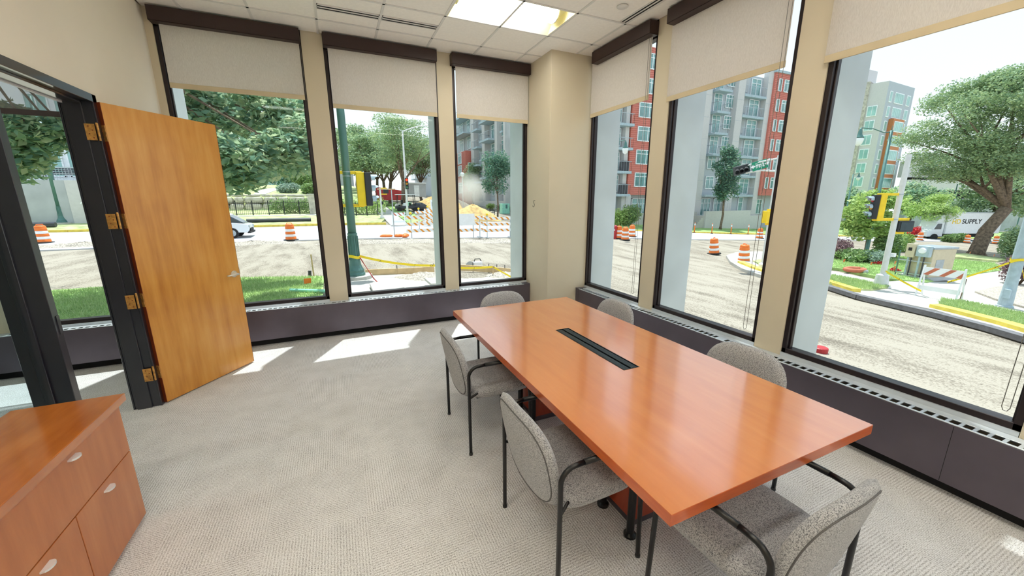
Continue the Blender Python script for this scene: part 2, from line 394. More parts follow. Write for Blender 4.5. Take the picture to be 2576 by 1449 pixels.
# window wall A (faces the camera) and B (right)
wA = setting('wall_front'); wB = setting('wall_right')
ZS = .44
pA = [(-6.35+0, -6.12), (-4.81, -4.59), (-3.27, -3.05), (-1.724, -1.49), (-.184, .039), (1.357, 1.561)]
EXA, EXB = 5.97, 3.845
for x0, x1 in pA: MB().box(x0, WA, 0, x1, EXA, HC+.8).build('pier', ['pier'], wA, bevel=.003)
M['stone'] = plain('pale_precast_concrete', (206, 212, 216), .7, var=.03, vs=2, bump=.05, bs=80)
MB().box(XFL-.2, WA+.02, -.9, XC, WA+.14, ZS).build('sill_wall', 'pier', wA)
MB().box(XFL-.2, WA+.02, 3.5, XC, WA+.2, HC+.5).build('head_panel', 'bronze', wA)
pB = [(3.306, 3.532), (1.828, 2.053), (.33, .552), (-1.17, -.95), (-2.6, -2.4)]
for y0, y1 in pB: MB().box(XB, y0, 0, EXB, y1, HC+.8).build('pier', ['pier'], wB, bevel=.003)
MB().box(XB+.02, YB-.1, -.9, XB+.14, YC, ZS).build('sill_wall', 'pier', wB)
MB().box(XB+.02, YB-.1, 3.5, XB+.2, YC, HC+.5).build('head_panel', 'bronze', wB)
# exterior stone cladding on the fins' outer part (paler than the room paint)
for x0, x1 in pA: MB().box(x0-.003, WA+.1, -1.6, x1+.003, EXA+.01, HC+.82).build('fin_cladding', 'stone', wA)
for y0, y1 in pB: MB().box(XB+.1, y0-.003, -2.2, EXB+.01, y1+.003, HC+.82).build('fin_cladding', 'stone', wB)
MB().box(XC+.002, WA+.1, -1.6, XB+.51, WA+.63, HC+.62).build('fin_cladding', 'stone', wA)
MB().box(XB+.1, YC-.003, -1.6, XB+.51, WA+.63, HC+.62).build('fin_cladding', 'stone', wB)
MB().box(XC-.004, WA+.1, -1.6, XC+.05, EXA+.02, HC+.62).build('fin_cladding', 'stone', wA)
# window units
def windowA(n, x0, x1):
    w = setting('window_%d' % n, ((x0+x1)/2, WA+.06, ZS)); f = MB(); y0, y1 = WA+.012, WA+.1; a, bz = .035, .085
    f.box(x0, y0, ZS, x1, y1, ZS+bz); f.box(x0, y0, 3.44, x1, y1, 3.52); f.box(x0, y0, ZS, x0+a, y1, 3.5); f.box(x1-a, y0, ZS, x1, y1, 3.5)
    f.box(x0+a, y0+.03, ZS+bz, x0+a+.012, y1-.02, 3.45); f.box(x1-a-.012, y0+.03, ZS+bz, x1-a, y1-.02, 3.45)
    f.build('window_frame', 'bronze', w, bevel=.003, seg=1)
    MB().box(x0+.002, WA-.001, ZS-.02, x1-.002, WA+.014, ZS+.045).build('window_stool', 'grille', w)
    MB().box(x0+a, WA+.058, ZS+bz-.01, x1-a, WA+.064, 3.45).build('pane', 'glass', w)
def windowB(n, y0, y1):
    w = setting('window_%d' % n, (XB+.06, (y0+y1)/2, ZS)); f = MB(); x0, x1 = XB+.012, XB+.1; a, bz = .035, .085
    f.box(x0, y0, ZS, x1, y1, ZS+bz); f.box(x0, y0, 3.44, x1, y1, 3.52); f.box(x0, y0, ZS, x1, y0+a, 3.5); f.box(x0, y1-a, ZS, x1, y1, 3.5)
    f.box(x0+.03, y0+a, ZS+bz, x1-.02, y0+a+.012, 3.45); f.box(x0+.03, y1-a-.012, ZS+bz, x1-.02, y1-a, 3.45)
    f.build('window_frame', 'bronze', w, bevel=.003, seg=1)
    MB().box(XB-.001, y0+.002, ZS-.02, XB+.014, y1-.002, ZS+.045).build('window_stool', 'grille', w)
    MB().box(XB+.058, y0+a, ZS+bz-.01, XB+.064, y1-a, 3.45).build('pane', 'glass', w)
for i in range(len(pA)-1): windowA(i+1, pA[i][1], pA[i+1][0])
windowA(6, 1.561, XC)
windowB(7, 3.532, YC)
for i in range(len(pB)-1): windowB(8+i, pB[i+1][1], pB[i][0])

# roller shades
def shadeA(label, x0, x1, zb, fab='shade', vx=None, open_left=False):
    t = thing('roller_shade', ((x0+x1)/2, WA-.06, HC), label, 'window shade', 'roller shades over the front windows')
    v0, v1 = vx or (x0, x1); v = MB()
    v.box(v0, 5.254, 3.45, v1, 5.262, HC-.012); v.box(v0, 5.254, 3.45, v1, WA-.006, 3.456)
    v.box(v0, 5.262, 3.45, v0+.006, WA-.006, HC-.012); v.box(v1-.006, 5.262, 3.45, v1, WA-.006, HC-.012)
    v.build('valance', 'valance', t, bevel=.002, seg=1)
    MB().box(x0, WA-.034, zb+.04, x1, WA-.0325, 3.5).build('shade_fabric', fab, t)
    MB().box(x0, WA-.04, zb, x1, WA-.028, zb+.05).build('hem_bar', 'hem' if fab == 'shade' else 'valance', t, bevel=.003)
    MB().tube([(x1+.012, WA-.03, 3.45), (x1+.012, WA-.03, zb-.0)], .0022, 5).build('bead_chain', 'cord', t)
shadeA('pale roller shade with long dark brown valance over the window behind the open door', -1.43, -.205, 2.87, vx=(-1.488, -.19))
shadeA('pale roller shade over the middle front window, with the green lamp post below it', .085, 1.335, 2.81, vx=(.041, 1.34))
shadeA('pale roller shade over the narrow front window next to the corner column', 1.60, 2.668, 2.82, vx=(1.535, 2.668))
shadeA('dim see-through roller shade with dark bottom bar, seen through the doorway', -3.03, -1.76, 2.52, 'meshshade')
shadeA('see-through roller shade seen through the sidelight glass', -4.57, -3.3, 2.52, 'meshshade')
def shadeB(label, y0, y1, zb, vy):
    t = thing('roller_shade', (XB-.06, (y0+y1)/2, HC), label, 'window shade', 'roller shades over the right-hand windows')
    v0, v1 = vy; xf = 3.184; v = MB()
    v.box(xf, v0, 3.45, xf+.008, v1, HC-.012); v.box(xf, v0, 3.45, XB-.006, v1, 3.456)
    v.box(xf+.008, v0, 3.45, XB-.006, v0+.006, HC-.012); v.box(xf+.008, v1-.006, 3.45, XB-.006, v1, HC-.012)
    v.build('valance', 'valance', t, bevel=.002, seg=1)
    MB().box(XB-.034, y0, zb+.04, XB-.0325, y1, 3.5).build('shade_fabric', 'shade', t)
    MB().box(XB-.04, y0, zb, XB-.028, y1, zb+.05).build('hem_bar', 'hem', t, bevel=.003)
    c = MB(); yy = y0+.03
    c.tube([(XB-.05, yy, 3.45), (XB-.05, yy, .62)], .002, 5); c.tube([(XB-.05, yy-.03, 3.45), (XB-.05, yy-.03, .62)], .002, 5)
    c.tube([(XB-.05, yy, .62), (XB-.05, yy-.008, .60), (XB-.05, yy-.022, .60), (XB-.05, yy-.03, .62)], .002, 5)
    c.build('bead_chain', 'cord', t)
shadeB('pale roller shade over the first right-hand window beside the corner column', 3.575, 4.66, 2.825, (3.52, 4.545))
shadeB('pale roller shade over the right-hand window through which the street sign shows', 2.11, 3.303, 2.74, (2.07, 3.29))
shadeB('pale roller shade cut by the photo top, over the window with the big tree', .60, 1.835, 2.685, (.57, 1.82))

# radiator covers
RFA, RFB = 5.245, 3.165; RT_ = .455
def radiatorA(name, label, x0, x1, breaks):
    t = thing(name, ((x0+x1)/2, RFA, 0), label, 'radiator'); c = MB()
    c.box(x0, RFA, .08, x1, RFA+.008, RT_-.004); c.box(x0, RFA+.008, .08, x1, WA-.002, .088)
    c.box(x1-.006, RFA+.008, .088, x1, WA-.002, RT_-.004); c.box(x0, RFA+.008, .088, x0+.006, WA-.002, RT_-.004)
    c.build('cover_panel', 'cover', t, bevel=.006)
    MB().box(x0, RFA+.075, 0, x1, RFA+.09, .08).build('toe_kick', 'dark', t)
    MB().box(x0+.01, RFA+.012, .38, x1-.01, WA-.003, .39).build('inner_tray', 'dark', t)
    g = MB(); g.box(x0+.002, RFA+.002, RT_-.004, x1-.002, RFA+.022, RT_+.002); g.box(x0+.002, RFA+.062, RT_-.004, x1-.002, WA-.002, RT_+.002)
    top = g.build('top_grille', 'grille', t, bevel=.0015, seg=1)
    proto = None; x = x0+.12; cuts = sorted(breaks)
    while x < x1-.1:
        if any(abs(x-q) < .045 for q in cuts): x += .055; continue
        if proto is None:
            proto = MB().box(-.009, RFA+.02, RT_-.004, .009, RFA+.064, RT_+.0015).build('grille_bar', 'grille', top, off=(0, 0, 0)); q = proto
            zero = Vector(t['_o'])
        else:
            q = proto.copy(); COL.objects.link(q)
        q.location = (x-zero.x, -zero.y, -zero.z); x += .055
    for q_ in cuts: MB().box(q_-.04, RFA+.02, RT_-.004, q_+.04, RFA+.064, RT_+.0015).build('blank_plate', 'grille', top)
    MB().box(x0, RFA+.0, RT_-.004, x0+.1, WA-.002, RT_+.004).build('end_plate', 'cover', top)
    MB().box(x1-.1, RFA+.0, RT_-.004, x1, WA-.002, RT_+.004).build('end_plate', 'cover', top)
    return t
radiatorA('radiator_cover', 'long dark metal radiator cover with slotted top under the front windows', XL+.01, XC-.004, [-.2, 1.05])
radiatorA('radiator_cover', 'dark metal radiator cover seen through the doorway', XFL+.05, XL-.17, [-3.1])
def radiatorB(label, y0, y1, breaks):
    t = thing('radiator_cover', (RFB, (y0+y1)/2, 0), label, 'radiator'); c = MB()
    c.box(RFB, y0, .08, RFB+.008, y1, RT_-.004); c.box(RFB+.008, y0, .08, XB-.002, y1, .088)
    c.box(RFB+.008, y0, .088, XB-.002, y0+.006, RT_-.004); c.box(RFB+.008, y1-.006, .088, XB-.002, y1, RT_-.004)
    c.build('cover_panel', 'cover', t, bevel=.006)
    MB().box(RFB+.075, y0, 0, RFB+.09, y1, .08).build('toe_kick', 'dark', t)
    MB().box(RFB+.012, y0+.01, .38, XB-.003, y1-.01, .39).build('inner_tray', 'dark', t)
    g = MB(); g.box(RFB+.002, y0+.002, RT_-.004, RFB+.018, y1-.002, RT_+.002); g.box(RFB+.080, y0+.002, RT_-.004, XB-.002, y1-.002, RT_+.002)
    top = g.build('top_grille', 'grille', t, bevel=.0015, seg=1)
    z = Vector(t['_o']); proto = None; y = y0+.12
    while y < y1-.1:
        if any(abs(y-q) < .05 for q in breaks): y += .055; continue
        if proto is None:
            proto = MB().box(RFB+.016, -.008, RT_-.004, RFB+.082, .008, RT_+.0015).build('grille_bar', 'grille', top, off=(0, 0, 0)); q = proto
        else: q = proto.copy(); COL.objects.link(q)
        q.location = (-z.x, y-z.y, -z.z); y += .055
    for q_ in breaks: MB().box(RFB+.016, q_-.045, RT_-.004, RFB+.082, q_+.045, RT_+.0015).build('blank_plate', 'grille', top)
    MB().box(RFB, y1-.08, RT_-.004, XB-.002, y1, RT_+.004).build('end_plate', 'cover', top)
    for s_ in (y1-.075, 2.28, .75): MB().box(RFB-.0005, s_, .085, RFB+.001, s_+.0025, RT_-.01).build('panel_joint', 'dark', t)
radiatorB('long dark metal radiator cover with slotted top under the right-hand windows', YB, YC-.004, [2.3, .2])

# door frame and sidelight glass in the left wall
fr = thing('door_frame', (XL, DY0, 0), 'dark metal door frame with sidelight in the left wall', 'door frame'); XI = XL-.17
fr['kind'] = 'structure'; fr.name = 'door_1'; del fr['label']; del fr['category']
P = MB()
P.box(XL, DY1-.055, 0, XL+.012, DY1, FZ+.0); P.box(XI-.012, DY1-.055, 0, XI, DY1, FZ)
P.box(XI, DY1-.05, 0, XL, DY1, FZ-.05); P.box(XI+.02, DY1-.066, 0, XL-.055, DY1-.05, FZ-.05)
P.build('jamb', 'frame', fr, bevel=.002, seg=1)
P = MB(); P.box(XL, DYS, FZ-.055, XL+.012, DY1, FZ); P.box(XI, DYS, FZ-.05, XL, DY1, FZ); P.box(XI+.02, DY0, FZ-.066, XL-.055, DY1-.05, FZ-.05)
P.build('head', 'frame', fr, bevel=.002, seg=1)
MB().box(XI+.004, DYS, FZ-.075, XI+.02, DY1-.05, FZ-.05).build('reflected_sun_strip', 'white', fr)  # pale strip painting in sunlight reflected on the underside of the head
P = MB(); P.box(XI, DY0-.055, 0, XL+.012, DY0, FZ-.05); P.box(XI+.02, DY0, 0, XL-.055, DY0+.014, FZ-.05); P.box(XI+.06, DY0-.07, 0, XI+.10, DY0-.055, FZ-.05)
P.build('mullion', 'frame', fr, bevel=.002, seg=1)
P = MB(); P.box(XI, DYS-.05, 0, XL+.012, DYS+.0, FZ); P.box(XI, DYS, 0, XL, DY0-.055, .05); P.build('sidelight_frame', 'frame', fr, bevel=.002, seg=1)
MB().box(XI+.077, DYS, .05, XI+.083, DY0-.055, FZ-.05).build('sidelight_glass', 'inglass', fr)
MB().box(XL+.012, DY0-.03, .98, XL+.016, DY0-.004, 1.09).build('strike_plate', 'frame', fr)

# open door leaf, its hinges and lever
H0 = Vector((-1.515, 4.035, 0)); H1 = Vector((-.985, 4.76, 0)); dd = (H1-H0).normalized(); nn = Vector((dd.y, -dd.x, 0)); DT = .045; DZ = 2.452
dr = thing('door_leaf', tuple(H0), 'open honey-coloured wooden door with lever handle, swung into the room', 'door')
pl = MB(); e = .001
pts = [H0+dd*e, H1-dd*e, H1-dd*e-nn*DT, H0+dd*e-nn*DT]
pl.prism([(p.x, p.y) for p in pts], .012, DZ); pl.build('panel', 'door', dr, bevel=.001, seg=1)
for A in (H0-dd*.0015, H1-dd*.0005):
    q = [A, A+dd*.002, A+dd*.002-nn*DT, A-nn*DT]; MB().prism([(p.x, p.y) for p in q], .012, DZ+.0005).build('edge_band', 'dooredge', dr)
R = Matrix((dd, -nn, Vector((0, 0, 1)))).transposed()
for k, zz in enumerate((2.235, 1.585, .94, .30)):
    hp = MB(); c = H0-dd*.003-nn*.020+Vector((0, 0, zz)); hp.obox(c, .003, .04, .114, R); hg = hp.build('hinge', 'brass', dr)
    MB().box(XL-.062, DY1-.0685, zz-.057, XL-.006, DY1-.0655, zz+.057).build('hinge_plate', 'brass', hg)
    kx, ky = XL+.004, DY1-.055
    kb = MB()
    for s_ in range(5): kb.lathe([(.0075, zz-.058+s_*.0235), (.0075, zz-.058+s_*.0235+.022)], (kx, ky, 0), 10)
    kb.ball((kx, ky, zz+.062), .008, n=8, m=6); kb.build('knuckle', 'brass', hg)
    MB().beam((kx, ky, zz), tuple(c+nn*.005), .003, .11, (1, 0, 0)) if 0 else None
    sc = MB()
    for dz_ in (-.04, -.013, .013, .04):
        sc.ball((XL-.022-(.02 if dz_ in (-.013, .04) else 0), DY1-.0692, zz+dz_), .0045, .0015, .0045, 8, 4)
        p = c-dd*.0018+nn*(.006 if dz_ in (-.013, .04) else -.008)+Vector((0, 0, dz_)); sc.ball(p, .004, .004, .004, 8, 4)
    sc.build('screws', 'dooredge', hg)['kind'] = 'stuff'
lv = H1-dd*.066+Vector((0, 0, 1.005)); hd = MB()
Rn = Matrix((dd, Vector((0, 0, 1)), nn)).transposed()
def disc(mb, c, r, h, n=20):
    o = len(mb.v)
    for hh in (0, h):
        for k in range(n):
            t_ = 2*math.pi*k/n; mb.v.append(tuple(c+Rn @ Vector((r*math.cos(t_), r*math.sin(t_), hh))))
    for k in range(n): mb.f.append((o+k, o+(k+1) % n, o+n+(k+1) % n, o+n+k))
    mb.f.append(tuple(o+n+k for k in range(n))); mb.f.append(tuple(o+k for k in range(n))[::-1])
disc(hd, lv, .034, .008); disc(hd, lv, .028, .014); disc(hd, lv, .012, .05); hl = hd.build('lever_rose', 'nickel', dr, bevel=.002)
l2 = MB(); a = lv+nn*.052; l2.tube([a+dd*.012, a, a-dd*.05, a-dd*.1, a-dd*.115-nn*.008], [.008, .012, .010, .009, .006], 10); l2.build('lever', 'nickel', hl, smooth=True)
hd = MB(); disc(hd, lv-nn*(DT+.05), .012, .05); disc(hd, lv-nn*(DT+.008), .032, .008); hd.build('lever_rose', 'nickel', dr)
MB().beam(H1+Vector((0, 0, .99))-nn*.008+dd*.0005, H1+Vector((0, 0, 1.05))-nn*.008+dd*.0005, .028, .003, (dd.x, dd.y, 0)).build('latch_plate', 'nickel', dr)
# baseboard
struct('baseboard_left', MB().box(XL, DY1+.005, 0, XL+.01, WA-.14, .1), 'plastic')
# ---------------------------------------------------------------- conference table
TX0, TX1, TY0, TY1, TZ, TT = .901, 2.136, .739, 3.333, .74, .047
t = thing('conference_table', ((TX0+TX1)/2, (TY0+TY1)/2, 0), 'long cherry-veneer conference table with a black cable trough in the middle', 'table')
top = MB().box(TX0, TY0, TZ-.006, TX1, TY1, TZ)
GXa, GXb, GYa, GYb = 1.487, 1.607, 1.662, 2.466
top = MB(); top.box(TX0+.001, TY0+.001, TZ-.03, GXa, TY1-.001, TZ); top.box(GXb, TY0+.001, TZ-.03, TX1-.001, TY1-.001, TZ); top.box(GXa, TY0+.001, TZ-.03, GXb, GYa, TZ); top.box(GXa, GYb, TZ-.03, GXb, TY1-.001, TZ)
tt = top.build('table_top', 'table', t)
e = MB(); z0, z1 = TZ-TT, TZ-.001
q_ = [(TX0, TY0), (TX1, TY0), (TX1, TY1), (TX0, TY1)]; i_ = [(TX0+.02, TY0+.02), (TX1-.02, TY0+.02), (TX1-.02, TY1-.02), (TX0+.02, TY1-.02)]
e.add([(*p, z) for z in (z0, z1) for p in q_+i_], [(k, (k+1) % 4, 8+(k+1) % 4, 8+k) for k in range(4)]+[(4+(k+1) % 4, 4+k, 12+k, 12+(k+1) % 4) for k in range(4)]+[(k, 4+k, 4+(k+1) % 4, (k+1) % 4) for k in range(4)]+[(8+k, 8+(k+1) % 4, 12+(k+1) % 4, 12+k) for k in range(4)])
e.build('edge_band', 'tedge', tt, bevel=.0015)
MB().box(TX0+.02, TY0+.02, z0+.002, TX1-.02, TY1-.02, TZ-.03).build('underside', 'tedge', tt)
# cable trough
tr = MB(); tr.box(GXa, GYa, TZ-.028, GXb, GYb, TZ-.024)
w = .004
for q in ((GXa, GYa, GXa+w, GYb), (GXb-w, GYa, GXb, GYb), (GXa, GYa, GXb, GYa+w), (GXa, GYb-w, GXb, GYb)): tr.box(q[0], q[1], TZ-.028, q[2], q[3], TZ+.0015)
tro = tr.build('cable_trough', 'plastic', t)
fx = [(GXa+.012, GXa+.052), (GXa+.068, GXb-.01)]
for k, (a, b_) in enumerate(fx):
    fl = MB(); fl.box(a, GYa+.008, TZ-.006, b_, GYb-.008, TZ-.002)
    for r_ in range(5): xx = a+(b_-a)*(r_+.5)/5; fl.box(xx-.0022, GYa+.012, TZ-.002, xx+.0022, GYb-.012, TZ-.0006)
    fl.build('flap', 'greyflap', tro)
# pedestals
for (y0, y1) in ((1.31, 1.64), (2.43, 2.76)):
    p = MB().box(1.30, y0, .045, 1.74, y1, TZ-TT).build('pedestal', 'pedestal', t, bevel=.003)
    MB().box(1.31, y0+.01, 0, 1.73, y1-.01, .045).build('plinth', 'cover', p)
    for px, py in ((1.262, y0-.03), (1.262, y1-.13), (1.778, y0-.03), (1.778, y1-.13)):
        q = MB().tube([(px, py, .02), (px, py, TZ-TT)], .021, 12).build('post', 'tube', p, smooth=False); smooth_angle(q)
        MB().lathe([(.034, 0), (.034, .012), (.018, .026)], (px, py, 0), 14).build('glide', 'tube', q)

# ---------------------------------------------------------------- stacking arm chairs
def pad(c, ax, ay, az, w, h, th, ex=3.2, n=44, rings=10, bend=0.0, top_taper=0.0, lean=0.0, mb=None, edge=.9, sag=0):
    """Puffy superellipse pad: ax width axis, ay height axis, az thickness axis."""
    mb = mb or MB(); c = Vector(c); o = len(mb.v)
    def prof(r): return th/2*(1-r**7)**.5 if r < 1 else 0
    def P_(r, t_, side):
        ct, st = math.cos(t_), math.sin(t_)
        x = abs(ct)**(2/ex)*(1 if ct >= 0 else -1)*w/2*r; y = abs(st)**(2/ex)*(1 if st >= 0 else -1)*h/2*r
        x *= 1-top_taper*max(y/(h/2), 0)**2
        z = side*prof(r)+bend*(x/(w/2))**2-sag*max(-y/(h/2), 0)**3
        return c+ax*x+ay*y+az*z
    rs = [(i/rings)**.62 for i in range(1, rings+1)]
    mb.v.append(tuple(P_(0, 0, 1)))
    for r in rs:
        for k in range(n): mb.v.append(tuple(P_(r, 2*math.pi*k/n, 1)))
    for k in range(n): mb.f.append((o, o+1+k, o+1+(k+1) % n))
    for i in range(rings-1):
        for k in range(n): mb.f.append((o+1+i*n+k, o+1+(i+1)*n+k, o+1+(i+1)*n+(k+1) % n, o+1+i*n+(k+1) % n))
    last = o+1+(rings-1)*n; o2 = len(mb.v)
    mb.v.append(tuple(P_(0, 0, -1)))
    for r in rs[:-1]:
        for k in range(n): mb.v.append(tuple(P_(r, 2*math.pi*k/n, -1)))
    for k in range(n): mb.f.append((o2, o2+1+(k+1) % n, o2+1+k))
    for i in range(rings-1):
        nxt = (o2+1+(i+1)*n) if i < rings-2 else last
        for k in range(n): mb.f.append((o2+1+i*n+k, o2+1+i*n+(k+1) % n, nxt+(k+1) % n, nxt+k))
    def rim(r, side, lift=0): return [P_(r, 2*math.pi*k/n, side)+az*side*lift for k in range(n)]
    return mb, rim
def make_chair():
    r = thing('side_chair', (0, 0, 0), 'x', 'chair', 'grey tweed arm chairs around the table')
    ex, ey, ez = Vector((1, 0, 0)), Vector((0, 1, 0)), Vector((0, 0, 1))
    mb, rim = pad((.035, 0, .420), ey, ex, ez, .535, .50, .112, 4.5, bend=.006)
    for i, v in enumerate(mb.v):                                  # waterfall front
        if v[0] > .19: mb.v[i] = (v[0], v[1], v[2]-(v[0]-.19)**2*3)
    mb.build('seat', 'tweed', r, smooth=True)
    MB().box(-.15, -.19, .362, .17, .19, .372).build('seat_pan', 'plastic', r, bevel=.004)
    ln = math.radians(11); ay = Vector((-math.sin(ln), 0, math.cos(ln))); az = Vector((-math.cos(ln), 0, -math.sin(ln)))
    mb, rim = pad((-.262, 0, .592), ey, ay, az, .525, .475, .062, 3.0, bend=-.03, top_taper=.04)
    bk = mb.build('backrest', 'tweed', r, smooth=True)
    # welt seam running round the back face, and the raised back panel
    rm = [p for p in rim(.9, 1, .0005)]; MB().tube(rm+[rm[0]], .0032, 6, False).build('welt', 'welt', bk, smooth=True)
    for s in (-1, 1):
        y = s*.287; pts = [(-.235, y, 0), (-.235, y, .585)]
        for k in range(1, 7):
            a = k/6*math.pi/2; pts.append((-.235+.07*(1-math.cos(a)), y, .585+.07*math.sin(a)))
        ar = MB().tube(pts+[(-.12, y, .657)], .0115, 10).build('rear_leg', 'tube', r, smooth=True)
        ar2 = [(-.12, y, .657), (.02, y, .655), (.13, y, .65)]
        MB().tube(ar2, .013, 10).build('armrest', 'tube', r, smooth=True)
        pts = [(.13, y, .65)]
        for k in range(1, 7):
            a = k/6*math.pi/2*.97; pts.append((.13+.085*math.sin(a), y, .65-.085*(1-math.cos(a))))
        pts.append((.235, y, 0)); MB().tube(pts, .0115, 10).build('front_leg', 'tube', r, smooth=True)
        MB().tube([(.235, y, .43), (.16, y*.80, .43), (-.15, y*.80, .43), (-.235, y, .43)], .008, 8).build('side_rail', 'tube', r, smooth=True)
        for x in (-.235, .235): MB().lathe([(.0135, 0), (.0135, .012), (.0115, .02)], (x, y, 0), 10).build('glide', 'plastic', r)
    MB().tube([(.15, -.2, .42), (.15, .2, .42)], .009, 8).build('front_rail', 'tube', r)
    MB().tube([(-.14, -.2, .42), (-.14, .2, .42)], .009, 8).build('rear_rail', 'tube', r)
    return r
ch0 = make_chair()
chairs = [((.935, 2.545), 0, 'grey tweed arm chair on the left long side, the farther of the two there'),
          ((.973, 1.45), math.radians(1), 'grey tweed arm chair on the left long side, nearest the camera there'),
          ((1.43, .80), math.radians(92), 'grey tweed arm chair at the near short end of the table'),
          ((1.475, 3.22), math.radians(-88), 'grey tweed arm chair at the far short end, mostly hidden behind the table'),
          ((2.03, 2.73), math.pi, 'grey tweed arm chair on the window side, the farther one near the column'),
          ((2.03, 1.44), math.radians(184), 'grey tweed arm chair on the window side, the nearer one')]
for k, (p, a, lb) in enumerate(chairs):
    c = ch0 if k == 0 else copy_tree(ch0)
    put(c, (p[0], p[1], 0), a, lb)

# ---------------------------------------------------------------- credenza
CX0, CX1, CY0, CY1 = XL+.01, -1.135, 1.53, 2.50
t = thing('credenza', (CX1, (CY0+CY1)/2, 0), 'low cherry storage cabinet with drawer and doors beside the doorway', 'cabinet')
MB().box(CX0, CY0, .0, CX1-.02, CY1, .70).build('carcass', 'cred', t, bevel=.001)
tp = MB().box(CX0, CY0-.02, .702, CX1+.012, CY1+.045, .742).build('top', 'credtop', t, bevel=.002)
MB().box(CX1+.0115, CY0-.02, .703, CX1+.0145, CY1+.045, .741).build('edge_strip', 'credtop', tp)
dw = MB().box(CX1-.02, CY0+.003, .434, CX1, CY1-.002, .698).build('drawer', 'cred', t, bevel=.0015)
d1 = MB().box(CX1-.02, 2.016, .03, CX1, CY1-.002, .428).build('cabinet_door', 'cred', t, bevel=.0015)
d2 = MB().box(CX1-.02, CY0+.003, .03, CX1, 2.011, .428).build('cabinet_door', 'cred', t, bevel=.0015)
for par, yy, zz in ((dw, 2.085, .668), (d1, 2.245, .388), (d2, 1.80, .388)):
    pu = MB(); n = 10; prof = [(-.03, 0)]+[(.03*math.cos(math.pi-math.pi*k/n)*.98, .028*math.sin(math.pi*k/n)**.6) for k in range(n+1)]+[(.03, 0)]
    # tab pull: flat half-oval tab standing out from the front
    top_ = [(CX1+q[1], yy+q[0], zz+.004) for q in prof]; bot = [(CX1+q[1], yy+q[0], zz-.004) for q in prof]; m_ = len(prof)
    pu.add(top_+bot, [tuple(range(m_)), tuple(range(m_, 2*m_))[::-1]]+[(i, (i+1) % m_, m_+(i+1) % m_, m_+i) for i in range(m_)])
    pu.build('tab_pull', 'chrome', par, bevel=.002)
# ================================================================= OUTSIDE
M['dirt'] = None
def mk_dirt():
    m = N('packed_gravel_road'); b = m.bsdf(.95, 0, .1); v = m.coord((1, .25, 1), rot=(0, 0, .15)); n1 = m.noise(v, 1.4, 6, .65); n2 = m.noise(m.coord(), 25, 4)
    a = m.n('ShaderNodeMath', operation='ADD'); m.l(n1, a.inputs[0]); m.l(n2, a.inputs[1])
    m.l(m.ramp(a.outputs[0], [(.70, (112, 103, 93)), (.90, (146, 136, 123)), (1.05, (160, 150, 136)), (1.3, (174, 164, 150))]), b.inputs['Base Color'])
    m.l(m.bump(a.outputs[0], .6, .05), b.inputs['Normal']); return m.m
M['dirt'] = mk_dirt()
M['pave'] = plain('worn_pale_pavement', (184, 184, 186), .85, var=.05, vs=.6, bump=.1, bs=30)
M['asph'] = plain('cut_asphalt_edge', (112, 110, 112), .9, var=.1, vs=8)
M['conc'] = plain('concrete_walk', (188, 184, 176), .85, var=.05, vs=1, bump=.1, bs=40)
M['concg'] = plain('grey_concrete', (176, 178, 180), .8, var=.06, vs=.7, bump=.1, bs=20)
M['grass'] = plain('lawn_grass', (150, 178, 112), .95, spec=.1, var=.2, vs=1.2, bump=.6, bs=40)
M['grass2'] = plain('dry_lawn_grass', (172, 180, 130), .95, spec=.1, var=.22, vs=1.5, bump=.6, bs=40)
M['gravel'] = plain('grey_gravel', (170, 160, 148), .95, var=.25, vs=18, bump=1, bs=30)
M['sand'] = plain('ochre_sand', (206, 172, 116), .95, var=.14, vs=2.5, bump=.6, bs=12)
M['stoneb'] = plain('weathered_boulder', (186, 178, 166), .85, var=.16, vs=2.5, bump=.5, bs=9)
M['yellow'] = plain('yellow_traffic_paint', (246, 204, 30), .5, var=.04)
M['ycurb'] = plain('yellow_curb_paint', (236, 208, 92), .7, var=.1, vs=3)
M['orange'] = plain('orange_plastic', (236, 118, 40), .5, var=.05)
M['amborange'] = plain('amber_orange_sheeting', (232, 146, 36), .5, var=.04)
M['owhite'] = plain('white_reflective', (240, 240, 242), .5, var=.02)
M['bgrey'] = plain('grey_galvanised', (176, 184, 190), .4, .5, var=.05)
M['rubber'] = plain('black_rubber', (34, 34, 36), .8)
M['greenp'] = plain('green_pole_paint', (84, 122, 116), .45, .2, var=.05)
M['whitep'] = plain('pale_pole_paint', (214, 214, 214), .5, .1, var=.03)
M['iron'] = plain('black_iron_fence', (38, 42, 44), .5, .3)
M['bark'] = plain('grey_brown_bark', (116, 98, 82), .95, var=.25, vs=6, bump=1, bs=14)
M['red'] = plain('red_siding', (204, 118, 104), .7, var=.04)
M['orsid'] = plain('orange_siding', (196, 124, 78), .7, var=.04)
M['grsid'] = plain('grey_panel_siding', (178, 184, 190), .7, var=.02)
M['tan'] = plain('beige_panel', (204, 200, 198), .7, var=.02)
M['wf'] = plain('white_window_frame', (236, 238, 240), .5)
M['pane'] = plain('reflective_far_window', (112, 152, 152), .12, .0, spec=1, var=.25, vs=.5)
M['teal'] = plain('teal_far_window', (142, 186, 180), .12, spec=1, var=.1, vs=.5)
M['slab'] = plain('balcony_slab', (170, 186, 194), .6)
M['carw'] = plain('white_car_paint', (232, 234, 238), .25, var=.01, coat=.8)
M['cargl'] = plain('car_glass', (50, 62, 70), .08, spec=1)
M['mint'] = plain('mint_green_pipe', (150, 214, 190), .45)
M['pipek'] = plain('black_pipe', (56, 58, 66), .5)
M['lumber'] = plain('form_lumber', (206, 178, 136), .8, var=.08, vs=4)
M['clay'] = plain('orange_red_clay', (196, 112, 84), .7)
M['hydr'] = plain('red_hydrant', (176, 36, 44), .45)
